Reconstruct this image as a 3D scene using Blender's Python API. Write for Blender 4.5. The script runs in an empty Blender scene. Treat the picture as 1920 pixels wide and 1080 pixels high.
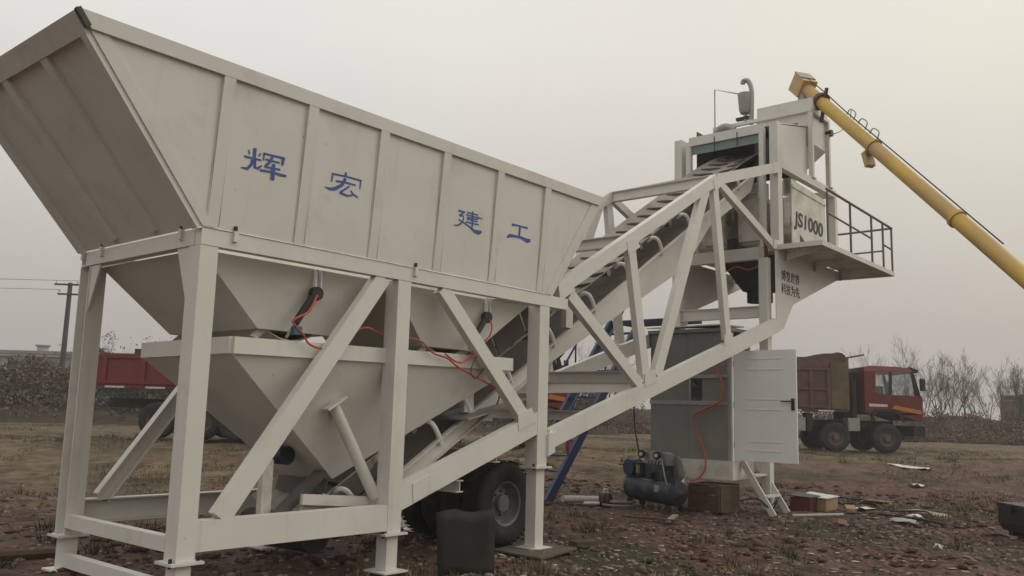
import bpy, math, random
import numpy as np
from mathutils import Vector, Matrix
random.seed(7)
rng = np.random.default_rng(7)
sc = bpy.context.scene
COL = sc.collection
# ------------------------------------------------------------------ camera
CAM = (-3.4, -6.0, 1.45)
cd = bpy.data.cameras.new('camera'); cam = bpy.data.objects.new('camera', cd); COL.objects.link(cam)
cd.sensor_fit = 'HORIZONTAL'; cd.sensor_width = 36; cd.lens = 30.54; cd.clip_start = 0.05; cd.clip_end = 3000
cam.matrix_world = Matrix(((0.64475521, -0.12682191, -0.75379502, CAM[0]),
                           (-0.76391174, -0.07205972, -0.64128484, CAM[1]),
                           (0.02701072, 0.9893046, -0.14334163, CAM[2]), (0, 0, 0, 1)))
sc.camera = cam
# ------------------------------------------------------------------ world: overcast sky (brighter at the zenith)
w = bpy.data.worlds.new('World'); sc.world = w; w.use_nodes = True
nt = w.node_tree; nt.nodes.clear()
N = nt.nodes.new; L = nt.links.new
out = N('ShaderNodeOutputWorld'); bg = N('ShaderNodeBackground'); L(bg.outputs[0], out.inputs[0])
tc = N('ShaderNodeTexCoord'); sep = N('ShaderNodeSeparateXYZ'); L(tc.outputs['Generated'], sep.inputs[0])
ramp = N('ShaderNodeValToRGB'); L(sep.outputs['Z'], ramp.inputs[0])
cr = ramp.color_ramp
cr.elements[0].position = 0.0; cr.elements[0].color = (0.40, 0.375, 0.355, 1)
cr.elements[1].position = 1.0; cr.elements[1].color = (1.0, 0.985, 0.96, 1)
for p, c in ((0.10, (0.46, 0.43, 0.405, 1)), (0.20, (0.56, 0.535, 0.505, 1)), (0.40, (0.74, 0.73, 0.69, 1))):
    e = cr.elements.new(p); e.color = c
nz = N('ShaderNodeTexNoise'); nz.inputs['Scale'].default_value = 1.6; nz.inputs['Detail'].default_value = 4
L(tc.outputs['Generated'], nz.inputs[0])
mr = N('ShaderNodeMapRange'); mr.inputs[1].default_value = .3; mr.inputs[2].default_value = .7
mr.inputs[3].default_value = .95; mr.inputs[4].default_value = 1.05; L(nz.outputs[0], mr.inputs[0])
# broad warm veil of the hidden sun
dt = N('ShaderNodeVectorMath'); dt.operation = 'DOT_PRODUCT'; L(tc.outputs['Generated'], dt.inputs[0]); dt.inputs[1].default_value = (.62, -.52, .59)
gw = N('ShaderNodeMapRange'); gw.interpolation_type = 'SMOOTHSTEP'; gw.inputs[1].default_value = .1; gw.inputs[2].default_value = 1.0; gw.inputs[3].default_value = 0; gw.inputs[4].default_value = 1; L(dt.outputs['Value'], gw.inputs[0])
wm = N('ShaderNodeMix'); wm.data_type = 'RGBA'; wm.blend_type = 'MULTIPLY'; L(gw.outputs[0], wm.inputs[0]); L(ramp.outputs[0], wm.inputs[6]); wm.inputs[7].default_value = (1.12, 1.10, 1.0, 1)
vm = N('ShaderNodeVectorMath'); vm.operation = 'SCALE'; L(wm.outputs[2], vm.inputs[0]); L(mr.outputs[0], vm.inputs[3])
L(vm.outputs[0], bg.inputs[0]); bg.inputs[1].default_value = 1.0
sl = bpy.data.lights.new('sun', 'SUN'); sl.energy = 0.7; sl.angle = math.radians(35); sl.color = (1, .97, .91)
so = bpy.data.objects.new('sun', sl); COL.objects.link(so)
so.rotation_euler = Vector((-.62, .52, -.59)).to_track_quat('-Z', 'Y').to_euler()
sc.view_settings.view_transform = 'Standard'; sc.view_settings.look = 'None'
sc.view_settings.exposure = 0.07; sc.view_settings.gamma = 1

# ------------------------------------------------------------------ materials
MATS = {}
def mat(name, col, rough=.6, metal=0., var=.12, scale=3., bump=0., bscale=40., col2=None, c2=(.45, .65), c2scale=1.2, island=False, spec=.4, runs=None):
    if name in MATS: return MATS[name]
    m = bpy.data.materials.new(name); m.use_nodes = True; t = m.node_tree; b = t.nodes['Principled BSDF']
    b.inputs['Roughness'].default_value = rough; b.inputs['Metallic'].default_value = metal
    b.inputs['Specular IOR Level'].default_value = spec
    tcn = t.nodes.new('ShaderNodeTexCoord'); g = t.nodes.new('ShaderNodeNewGeometry')
    n1 = t.nodes.new('ShaderNodeTexNoise'); n1.inputs['Scale'].default_value = scale; n1.inputs['Detail'].default_value = 6
    t.links.new(g.outputs['Position'], n1.inputs[0])
    hsv = t.nodes.new('ShaderNodeHueSaturation'); hsv.inputs['Color'].default_value = (*col, 1)
    r = t.nodes.new('ShaderNodeMapRange'); r.inputs[1].default_value = .25; r.inputs[2].default_value = .75
    r.inputs[3].default_value = 1 - var; r.inputs[4].default_value = 1 + var
    t.links.new(n1.outputs[0], r.inputs[0])
    if island:
        ad = t.nodes.new('ShaderNodeMapRange'); ad.inputs[3].default_value = .5; ad.inputs[4].default_value = 2.1
        pw = t.nodes.new('ShaderNodeMath'); pw.operation = 'POWER'; pw.inputs[1].default_value = 2.2; t.links.new(g.outputs['Random Per Island'], pw.inputs[0]); t.links.new(pw.outputs[0], ad.inputs[0])
        mu = t.nodes.new('ShaderNodeMath'); mu.operation = 'MULTIPLY'
        t.links.new(r.outputs[0], mu.inputs[0]); t.links.new(ad.outputs[0], mu.inputs[1]); t.links.new(mu.outputs[0], hsv.inputs['Value'])
    else:
        t.links.new(r.outputs[0], hsv.inputs['Value'])
    src = hsv.outputs[0]
    if col2:
        n2 = t.nodes.new('ShaderNodeTexNoise'); n2.inputs['Scale'].default_value = c2scale; n2.inputs['Detail'].default_value = 8
        n2.inputs['Roughness'].default_value = .62
        t.links.new(g.outputs['Position'], n2.inputs[0])
        r2 = t.nodes.new('ShaderNodeMapRange'); r2.inputs[1].default_value = c2[0]; r2.inputs[2].default_value = c2[1]
        t.links.new(n2.outputs[0], r2.inputs[0])
        mx = t.nodes.new('ShaderNodeMix'); mx.data_type = 'RGBA'
        t.links.new(r2.outputs[0], mx.inputs[0]); t.links.new(src, mx.inputs[6]); mx.inputs[7].default_value = (*col2, 1)
        src = mx.outputs[2]
    if runs:      # thin vertical stains plus small chips
        vmp = t.nodes.new('ShaderNodeVectorMath'); vmp.operation = 'MULTIPLY'; vmp.inputs[1].default_value = (9, 9, .55); t.links.new(g.outputs['Position'], vmp.inputs[0])
        for vec, scl, lo, hi, amt, cc in ((vmp.outputs[0], 1.0, .60, .80, .30, runs), (g.outputs['Position'], 26., .70, .76, .5, (runs[0] * .5, runs[1] * .45, runs[2] * .4)), (g.outputs['Position'], .9, .55, .8, .22, runs)):
            n4 = t.nodes.new('ShaderNodeTexNoise'); n4.inputs['Scale'].default_value = scl; n4.inputs['Detail'].default_value = 5; t.links.new(vec, n4.inputs[0])
            r4 = t.nodes.new('ShaderNodeMapRange'); r4.inputs[1].default_value = lo; r4.inputs[2].default_value = hi; r4.inputs[4].default_value = amt; t.links.new(n4.outputs[0], r4.inputs[0])
            m4 = t.nodes.new('ShaderNodeMix'); m4.data_type = 'RGBA'; t.links.new(r4.outputs[0], m4.inputs[0]); t.links.new(src, m4.inputs[6]); m4.inputs[7].default_value = (*cc, 1); src = m4.outputs[2]
    t.links.new(src, b.inputs['Base Color'])
    if bump:
        n3 = t.nodes.new('ShaderNodeTexNoise'); n3.inputs['Scale'].default_value = bscale; n3.inputs['Detail'].default_value = 5
        t.links.new(g.outputs['Position'], n3.inputs[0])
        bp = t.nodes.new('ShaderNodeBump'); bp.inputs['Strength'].default_value = bump; bp.inputs['Distance'].default_value = .02
        t.links.new(n3.outputs[0], bp.inputs['Height']); t.links.new(bp.outputs[0], b.inputs['Normal'])
    MATS[name] = m
    return m
CREAM = mat('cream_paint', (.645, .63, .575), .42, var=.05, scale=1.3, col2=(.50, .47, .41), c2=(.56, .82), c2scale=2.2, bump=.06, bscale=5, runs=(.38, .33, .27))
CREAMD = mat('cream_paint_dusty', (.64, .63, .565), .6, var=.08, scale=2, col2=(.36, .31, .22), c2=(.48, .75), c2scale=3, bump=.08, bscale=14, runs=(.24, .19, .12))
GALV = mat('grey_steel', (.32, .31, .30), .5, .4, var=.15, scale=5)
RAILG = mat('grey_rail_paint', (.13, .125, .13), .5, .2)
BLACK = mat('black_steel', (.02, .02, .022), .5)
RUBBER = mat('black_rubber', (.022, .021, .02), .8, var=.25, scale=4, col2=(.075, .06, .045), c2=(.5, .8), c2scale=4, bump=.2, bscale=30)
BELT = mat('belt_rubber', (.26, .24, .215), .85, var=.2, scale=5, col2=(.36, .325, .28), c2=(.4, .75), c2scale=3, bump=.15, bscale=25)
BELTD = mat('belt_cleat_rubber', (.10, .094, .086), .85)
HOSE = mat('orange_hose', (.48, .075, .04), .45)
BLUEP = mat('blue_letter_paint', (.035, .085, .30), .5, var=.25, scale=20, col2=(.10, .15, .24), c2=(.5, .75), c2scale=14)
INK = mat('black_letter_paint', (.03, .03, .045), .6)
BLUES = mat('blue_stair_paint', (.018, .042, .13), .45, var=.2, scale=4, col2=(.06, .07, .10), c2=(.5, .8))
YELL = mat('yellow_screw_paint', (.56, .36, .07), .45, var=.12, scale=1.5, col2=(.40, .27, .17), c2=(.45, .7), c2scale=1.1, runs=(.30, .24, .17))
DOORW = mat('white_door', (.76, .77, .76), .35, var=.03, runs=(.55, .52, .46), bump=.03, bscale=4)
GREYP = mat('grey_cabin_panel', (.185, .185, .17), .55, var=.1, scale=1.5, col2=(.24, .23, .20), c2=(.5, .8), runs=(.13, .11, .09), bump=.06, bscale=4)
GLASSD = mat('dark_window', (.015, .017, .02), .08, spec=.6)
TEAL = mat('green_plastic_sheet', (.16, .24, .21), .35, var=.1)
WOOD = mat('weathered_wood', (.10, .062, .035), .85, var=.35, scale=8, col2=(.05, .035, .022), c2=(.4, .7), bump=.3, bscale=20)
PLYW = mat('pale_plywood', (.30, .27, .19), .85, var=.2, scale=6)
CARD = mat('cardboard', (.30, .20, .12), .9, var=.15, scale=6)
PAPER = mat('white_scrap', (.62, .60, .56), .8, var=.1, scale=8)
PINKB = mat('pink_brick', (.36, .20, .14), .9, var=.2, scale=10)
MAROON = mat('maroon_truck_paint', (.15, .022, .022), .38, var=.12, scale=2, col2=(.10, .055, .04), c2=(.5, .85), c2scale=1.6)
REDT = mat('red_truck_paint', (.175, .022, .024), .45, var=.15, scale=2, col2=(.14, .05, .04), c2=(.5, .85), c2scale=1.6)
BEDB = mat('rusty_brown_bed', (.125, .066, .055), .75, var=.25, scale=3, col2=(.09, .045, .036), c2=(.45, .7), c2scale=2)
MUDY = mat('ochre_bed_end', (.15, .105, .055), .8, var=.2, scale=4, col2=(.09, .07, .05), c2=(.4, .7))
DARKC = mat('dark_chassis', (.028, .023, .02), .8, var=.3, scale=5)
ORANGE = mat('orange_stripe', (.50, .16, .035), .5, var=.15, scale=6)
WHITEM = mat('white_marker', (.6, .58, .54), .6, var=.2, scale=10)
GREENT = mat('green_tarp', (.035, .07, .04), .8, var=.2, scale=5)
NAVY = mat('navy_compressor_paint', (.014, .021, .034), .5, var=.35, scale=9, col2=(.07, .073, .072), c2=(.45, .75), c2scale=6)
OLIVE = mat('olive_badge', (.22, .20, .09), .6)
BLKP = mat('black_plastic_case', (.012, .016, .014), .45, var=.2, scale=6)
CONC = mat('pale_building_wall', (.40, .39, .38), .85, var=.1, scale=.5)
ROOFM = mat('grey_roof_sheet', (.23, .23, .235), .7, var=.1, scale=.5)
BARK = mat('grey_bark', (.085, .07, .06), .9, var=.2, scale=4)
TWIG = mat('pale_twig', (.13, .112, .098), .9, var=.3, scale=2)
POLEM = mat('weathered_pole', (.075, .065, .06), .85, var=.2, scale=3)
LEAFH = mat('hedge_leaf', (.080, .080, .046), .75, var=.45, scale=.35, col2=(.145, .10, .07), c2=(.44, .60), c2scale=.35, island=True)
LEAFB = mat('dry_brush_leaf', (.165, .10, .072), .85, var=.4, scale=.3, col2=(.085, .08, .035), c2=(.5, .65), c2scale=.25, island=True)
STONE = mat('stone', (.15, .115, .09), .9, var=.2, scale=20, island=True)
DRYG = mat('dry_grass', (.17, .13, .07), .9, var=.3, scale=.6, col2=(.075, .082, .035), c2=(.5, .65), c2scale=.4, island=True)

# ------------------------------------------------------------------ geometry helpers
V = Vector
class G:
    def __init__(s): s.v = []; s.f = []
    def add(s, vs, fs):
        n = len(s.v); s.v += [tuple(p) for p in vs]; s.f += [tuple(i + n for i in f) for f in fs]; return s
    def box(s, x0, x1, y0, y1, z0, z1):
        vs = [(x, y, z) for z in (z0, z1) for y in (y0, y1) for x in (x0, x1)]
        return s.add(vs, [(0, 2, 3, 1), (4, 5, 7, 6), (0, 1, 5, 4), (1, 3, 7, 5), (3, 2, 6, 7), (2, 0, 4, 6)])
    def extr(s, prof, p, q, up=(0, 0, 1)):
        p, q = V(p), V(q); d = (q - p).normalized(); u = V(up) - d * V(up).dot(d)
        if u.length < 1e-5: u = V((1, 0, 0)) - d * d.x
        u.normalize(); r = d.cross(u); n = len(prof)
        vs = [p + r * a + u * b for a, b in prof] + [q + r * a + u * b for a, b in prof]
        fs = [(i, (i + 1) % n, n + (i + 1) % n, n + i) for i in range(n)] + [tuple(range(n))[::-1], tuple(range(n, 2 * n))]
        return s.add(vs, fs)
    def bar(s, p, q, w, h, up=(0, 0, 1)):
        a, b = w / 2, h / 2
        return s.extr([(-a, -b), (a, -b), (a, b), (-a, b)], p, q, up)
    def hbeam(s, p, q, w, h, up=(0, 0, 1), t=.012):
        a, b = w / 2, h / 2
        return s.extr([(-a, -b), (a, -b), (a, -b + t), (t / 2, -b + t), (t / 2, b - t), (a, b - t), (a, b), (-a, b), (-a, b - t), (-t / 2, b - t), (-t / 2, -b + t), (-a, -b + t)], p, q, up)
    def chan(s, p, q, w, h, up=(0, 0, 1), t=.012):
        a, b = w / 2, h / 2
        return s.extr([(-a, -b), (a, -b), (a, -b + t), (-a + t, -b + t), (-a + t, b - t), (a, b - t), (a, b), (-a, b)], p, q, up)
    def cyl(s, p, q, r, n=12, r2=None):
        r2 = r if r2 is None else r2
        p, q = V(p), V(q); d = (q - p).normalized(); u = d.orthogonal().normalized(); w_ = d.cross(u)
        vs = [c + (u * math.cos(6.28319 * i / n) + w_ * math.sin(6.28319 * i / n)) * rr for c, rr in ((p, r), (q, r2)) for i in range(n)]
        return s.add(vs, [(i, (i + 1) % n, n + (i + 1) % n, n + i) for i in range(n)] + [tuple(range(n))[::-1], tuple(range(n, 2 * n))])
    def lathe(s, prof, c, axis='y', n=28):
        m = len(prof); vs = []
        for i in range(n):
            a = 6.2831853 * i / n; ca, sa = math.cos(a), math.sin(a)
            for rr, h in prof:
                if axis == 'y': vs.append((c[0] + rr * ca, c[1] + h, c[2] + rr * sa))
                elif axis == 'x': vs.append((c[0] + h, c[1] + rr * ca, c[2] + rr * sa))
                else: vs.append((c[0] + rr * ca, c[1] + rr * sa, c[2] + h))
        fs = [(i * m + j, ((i + 1) % n) * m + j, ((i + 1) % n) * m + j + 1, i * m + j + 1) for i in range(n) for j in range(m - 1)]
        return s.add(vs, fs)
    def tube(s, pts, r, n=6, smooth=True, r2=None):
        P = [V(p) for p in pts]
        if smooth and len(P) > 2:
            Q = []
            for i in range(len(P) - 1):
                a, b, c, d = P[max(i - 1, 0)], P[i], P[i + 1], P[min(i + 2, len(P) - 1)]
                for k in range(5):
                    t = k / 5
                    Q.append(.5 * ((2 * b) + (c - a) * t + (2 * a - 5 * b + 4 * c - d) * t * t + (3 * b - a - 3 * c + d) * t ** 3))
            P = Q + [P[-1]]
        vs = []; m = len(P); u = None
        for i, p in enumerate(P):
            d = (P[min(i + 1, m - 1)] - P[max(i - 1, 0)]).normalized()
            u = d.orthogonal().normalized() if u is None else (u - d * u.dot(d)).normalized()
            w_ = d.cross(u); rr = r if r2 is None else r + (r2 - r) * i / (m - 1)
            vs += [p + (u * math.cos(6.28319 * k / n) + w_ * math.sin(6.28319 * k / n)) * rr for k in range(n)]
        fs = [(i * n + k, i * n + (k + 1) % n, (i + 1) * n + (k + 1) % n, (i + 1) * n + k) for i in range(m - 1) for k in range(n)]
        return s.add(vs, fs + [tuple(range(n))[::-1], tuple(range((m - 1) * n, m * n))])
    def plate(s, pts, off):
        n = len(pts); o = V(off); vs = [V(p) for p in pts] + [V(p) + o for p in pts]
        return s.add(vs, [tuple(range(n))[::-1], tuple(range(n, 2 * n))] + [(i, (i + 1) % n, n + (i + 1) % n, n + i) for i in range(n)])
    def xz(s, pts, y0, y1): return s.plate([(x, y0, z) for x, z in pts], (0, y1 - y0, 0))
    def yz(s, pts, x0, x1): return s.plate([(x0, y, z) for y, z in pts], (x1 - x0, 0, 0))
    def frus(s, a, b):      # a,b = (x0,x1,y0,y1,z)
        vs = [(x, y, c[4]) for c in (a, b) for x, y in ((c[0], c[2]), (c[1], c[2]), (c[1], c[3]), (c[0], c[3]))]
        return s.add(vs, [(3, 2, 1, 0), (4, 5, 6, 7)] + [(i, (i + 1) % 4, 4 + (i + 1) % 4, 4 + i) for i in range(4)])

def tagk(o, label=None, cat=None, group=None, kind=None):
    if label: o['label'] = label
    if cat: o['category'] = cat
    if group: o['group'] = group
    if kind: o['kind'] = kind
    return o
def thing(name, label, cat, loc=(0, 0, 0), group=None):
    o = bpy.data.objects.new(name, None); COL.objects.link(o); o.location = loc; o.empty_display_size = .2
    return tagk(o, label, cat, group)
def mesh(name, g, m, smooth=False, off=(0, 0, 0)):
    me = bpy.data.meshes.new(name)
    vs = g.v if tuple(off) == (0, 0, 0) else [(a - off[0], b - off[1], c - off[2]) for a, b, c in g.v]
    me.from_pydata(vs, [], g.f); me.validate(); me.update()
    import bmesh as _b
    bm = _b.new(); bm.from_mesh(me); _b.ops.recalc_face_normals(bm, faces=bm.faces); bm.to_mesh(me); bm.free()
    if smooth:
        me.polygons.foreach_set('use_smooth', [True] * len(me.polygons))
        try: me.set_sharp_from_angle(angle=math.radians(38))
        except Exception: pass
    me.materials.append(m)
    return me
def root_loc(p):
    while p.parent: p = p.parent
    return p.location
def part(parent, name, g, m=CREAM, smooth=False, label=None):
    me = mesh(name, g, m, smooth, root_loc(parent)); o = bpy.data.objects.new(name, me); COL.objects.link(o); o.parent = parent
    if label: o['label'] = label
    return o
def solo(name, g, m, label=None, cat=None, group=None, kind=None, smooth=False, loc=(0, 0, 0)):
    me = mesh(name, g, m, smooth, loc); o = bpy.data.objects.new(name, me); COL.objects.link(o); o.location = loc
    return tagk(o, label, cat, group, kind)
def share(parent, name, src, loc):   # another part with the same mesh, moved
    o = bpy.data.objects.new(name, src.data); COL.objects.link(o); o.parent = parent; o.location = loc; return o
def copy_tree(o, parent=None):
    c = o.copy(); COL.objects.link(c); c.parent = parent
    for ch in list(o.children): copy_tree(ch, c)
    return c
# ------------------------------------------------------------------ ground
def vnoise(x, y, seed):
    r = np.random.default_rng(seed).random((256, 256))
    xi = np.floor(x).astype(int); yi = np.floor(y).astype(int); fx = x - xi; fy = y - yi
    fx = fx * fx * (3 - 2 * fx); fy = fy * fy * (3 - 2 * fy)
    a = r[xi & 255, yi & 255]; b = r[(xi + 1) & 255, yi & 255]; c = r[xi & 255, (yi + 1) & 255]; d = r[(xi + 1) & 255, (yi + 1) & 255]
    return (a * (1 - fx) + b * fx) * (1 - fy) + (c * (1 - fx) + d * fx) * fy - .5
def base_h(x, y):
    s = (x - CAM[0]) * .762 + (y - CAM[1]) * .648
    t = np.clip((s - 15) / 10, 0, 1)
    return .46 * t * t * (3 - 2 * t)
def ground_h(x, y):
    x = np.asarray(x, float); y = np.asarray(y, float)
    h = base_h(x, y)
    rut = .05 * vnoise(x * .35, y * .35, 1) + .06 * vnoise(x * 1.1 + 7, y * 1.1, 2) + .05 * vnoise(x * 2.7, y * 2.7 + 3, 3) + .042 * vnoise(x * 6.1, y * 6.1, 4)
    for (px, py, ax, ay, off) in ((14., 2.5, .95, -.31, 0.), (12., 9., .8, .6, .3), (5.5, -2.6, .98, -.2, .6)):      # wheel tracks
        d = (x - px) * -ay + (y - py) * ax + .5 * np.sin(((x - px) * ax + (y - py) * ay) * .22 + off)
        for c0_ in (-.85, .85): rut = rut - .055 * np.exp(-((d - c0_) / .2) ** 2) + .03 * np.exp(-((np.abs(d - c0_) - .34) / .13) ** 2)
    return h + rut - .028
def gh(x, y): return float(ground_h(np.array([x]), np.array([y]))[0])
def axis_pts(lo, hi, c0, c1, st, gr):
    a = list(np.arange(c0, c1, st)); d = st; x = a[-1]
    while x < hi: d *= gr; x += d; a.append(x)
    d = st; x = a[0]
    while x > lo: d *= gr; x -= d; a.insert(0, x)
    return np.array(a)
gx = axis_pts(-500, 600, -4, 15, .085, 1.045); gy = axis_pts(-500, 600, -5, 9, .085, 1.045)
X, Y = np.meshgrid(gx, gy, indexing='ij'); Z = ground_h(X, Y)
far = np.clip((np.hypot(X, Y) - 60) / 60, 0, 1); Z = Z * (1 - far) + .46 * far
nx, ny = len(gx), len(gy)
me = bpy.data.meshes.new('ground')
vv = np.stack([X.ravel(), Y.ravel(), Z.ravel()], 1)
idx = np.arange(nx * ny).reshape(nx, ny)
ff = np.stack([idx[:-1, :-1].ravel(), idx[1:, :-1].ravel(), idx[1:, 1:].ravel(), idx[:-1, 1:].ravel()], 1)
me.from_pydata(vv.tolist(), [], ff.tolist()); me.polygons.foreach_set('use_smooth', [True] * len(me.polygons))
ground = bpy.data.objects.new('ground', me); COL.objects.link(ground); ground['kind'] = 'structure'
gm = bpy.data.materials.new('muddy_soil'); gm.use_nodes = True; t = gm.node_tree; b = t.nodes['Principled BSDF']; b.inputs['Roughness'].default_value = .9
b.inputs['Specular IOR Level'].default_value = .25
geo = t.nodes.new('ShaderNodeNewGeometry')
def noise(sc_, det=6, rough=.6):
    n = t.nodes.new('ShaderNodeTexNoise'); n.inputs['Scale'].default_value = sc_; n.inputs['Detail'].default_value = det; n.inputs['Roughness'].default_value = rough
    t.links.new(geo.outputs['Position'], n.inputs[0]); return n
def rmp(src, stops):
    r = t.nodes.new('ShaderNodeValToRGB'); e = r.color_ramp.elements
    e[0].position, e[0].color = stops[0][0], (*stops[0][1], 1); e[1].position, e[1].color = stops[-1][0], (*stops[-1][1], 1)
    for p, c in stops[1:-1]: k = e.new(p); k.color = (*c, 1)
    t.links.new(src, r.inputs[0]); return r.outputs[0]
def mixc(f, a, b_):
    m = t.nodes.new('ShaderNodeMix'); m.data_type = 'RGBA'; t.links.new(f, m.inputs[0]); t.links.new(a, m.inputs[6]); t.links.new(b_, m.inputs[7]); return m.outputs[2]
soil = rmp(noise(2.2, 9, .68).outputs[0], [(.30, (.026, .015, .011)), (.44, (.072, .043, .033)), (.55, (.125, .080, .061)), (.70, (.25, .18, .145))])
red = rmp(noise(9, 8, .7).outputs[0], [(.3, (.038, .017, .013)), (.5, (.115, .055, .043)), (.68, (.25, .15, .12))])
gras = rmp(noise(2.2, 9, .74).outputs[0], [(.32, (.055, .036, .020)), (.47, (.12, .086, .046)), (.56, (.165, .125, .070)), (.7, (.27, .21, .135))])
grn = rmp(noise(4, 8, .7).outputs[0], [(.3, (.028, .030, .016)), (.6, (.062, .062, .032)), (.75, (.10, .085, .05))])
m1 = rmp(noise(.55, 4).outputs[0], [(.42, (0, 0, 0)), (.58, (1, 1, 1))])
m2 = rmp(noise(.16, 5).outputs[0], [(.44, (0, 0, 0)), (.60, (1, 1, 1))])
m3 = rmp(noise(.32, 6).outputs[0], [(.52, (0, 0, 0)), (.66, (1, 1, 1))])
dist = t.nodes.new('ShaderNodeVectorMath'); dist.operation = 'DOT_PRODUCT'; t.links.new(geo.outputs['Position'], dist.inputs[0]); dist.inputs[1].default_value = (.35, .93, 0)
dm = t.nodes.new('ShaderNodeMapRange'); dm.inputs[1].default_value = 5.5; dm.inputs[2].default_value = 12; t.links.new(dist.outputs['Value'], dm.inputs[0])
mm = t.nodes.new('ShaderNodeMath'); mm.operation = 'MULTIPLY'; t.links.new(dm.outputs[0], mm.inputs[0])
mad = t.nodes.new('ShaderNodeMapRange'); mad.inputs[3].default_value = .45; mad.inputs[4].default_value = 1; t.links.new(m1, mad.inputs[0]); t.links.new(mad.outputs[0], mm.inputs[1])
c = mixc(m1, soil, red); c = mixc(mm.outputs[0], c, gras); c = mixc(m3, c, grn)
t.links.new(c, b.inputs['Base Color'])
bp = t.nodes.new('ShaderNodeBump'); bp.inputs['Strength'].default_value = .9; bp.inputs['Distance'].default_value = .05
t.links.new(noise(14, 8, .7).outputs[0], bp.inputs['Height']); t.links.new(bp.outputs[0], b.inputs['Normal'])
me.materials.append(gm)

# ------------------------------------------------------------------ support frame of the hopper
WY = 2.03
fr = thing('support_frame', 'cream steel post frame on bolted legs carrying the long lettered hopper', 'frame')
def mirror_y(fn):
    fn(0.0, 1); fn(WY, -1)
for (y0, sg) in ((0., 1), (WY, -1)):
    for k, (x0, zj, zt, w_) in enumerate(((0, .32, 2.66, .15), (2.02, .36, 2.66, .16), (4.15, .89, 2.66, .17))):
        g = G(); ya, yb = sorted((y0, y0 + sg * .17))
        if y0 == 0:
            g.box(x0, x0 + w_, ya, yb, zj, zt)
        else:
            g.hbeam((x0 + w_ / 2, (ya + yb) / 2, zj), (x0 + w_ / 2, (ya + yb) / 2, zt), w_, .19, (0, 1, 0))
        po = part(fr, 'post', g)
        g = G().box(x0 - .05, x0 + w_ + .06, ya - .035, yb + .035, zj - .022, zj - .002)
        part(po, 'joint_plate', g)
        for bx in (x0 - .03, x0 + w_ + .04):
            part(po, 'bolt', G().cyl((bx, (ya if sg > 0 else yb) + .02, zj - .04), (bx, (ya if sg > 0 else yb) + .02, zj + .03), .014, 6), BLACK)
        g = G().box(x0 + .015, x0 + w_ - .015, ya + .015, yb - .015, .028, zj - .024)
        lg = part(fr, 'lower_leg', g)
        part(lg, 'foot_plate', G().box(x0 - .06, x0 + w_ + .06, ya - .06, yb + .06, .012, .027))
    # girders
    part(fr, 'girder', G().chan((.0, y0 + sg * .05, 2.725), (4.66, y0 + sg * .05, 2.725), .10, .13, (0, 0, 1)) if y0 else G().box(0.0, 4.66, -.004, .09, 2.662, 2.79))
    part(fr, 'lower_beam', G().box(.151, 2.019, .004, .12, .38, .605) if y0 == 0 else G().chan((.15, WY - .06, .50), (2.02, WY - .06, .50), .11, .21))
    p, q = (.35, y0 + sg * .05, .606), (1.85, y0 + sg * .05, 2.661)
    part(fr, 'diagonal_brace', G().bar(p, q, .09, .155, (0, 0, 1)) if y0 == 0 else G().chan(p, q, .09, .14))
    part(fr, 'diagonal_brace', G().bar((2.62, y0 + sg * .05, 2.661), (3.93, y0 + sg * .05, 1.43), .09, .145))
for x, z0, z1 in ((-.002, .38, .49), (-.002, .06, .165)):
    part(fr, 'end_beam', G().box(x, x + .08, .172, WY - .172, z0, z1))
part(fr, 'end_girder', G().box(-.003, .09, .092, WY - .092, 2.663, 2.787))
part(fr, 'end_girder', G().box(4.57, 4.66, .092, WY - .092, 2.663, 2.787))
for y0, yy in ((0., .22), (WY, WY - .22)):      # corner gussets of the end posts
    s_ = 1 if y0 == 0 else -1
    part(fr, 'gusset', G().yz([(y0 + s_ * .172, 2.66), (y0 + s_ * .36, 2.66), (y0 + s_ * .172, 2.22)], .01, .026))
for x, y in ((-.012, 1.62), (-.012, .28), (.28, -.012), (2.22, -.012), (-.012, 1.98)):
    lug = part(fr, 'lug', G().box(x - .018, x + .018, y - .018, y + .018, 2.72, 2.805))
    part(lug, 'bolt', G().cyl((x, y, 2.80), (x, y, 2.845), .015, 6), BLACK)
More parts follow.
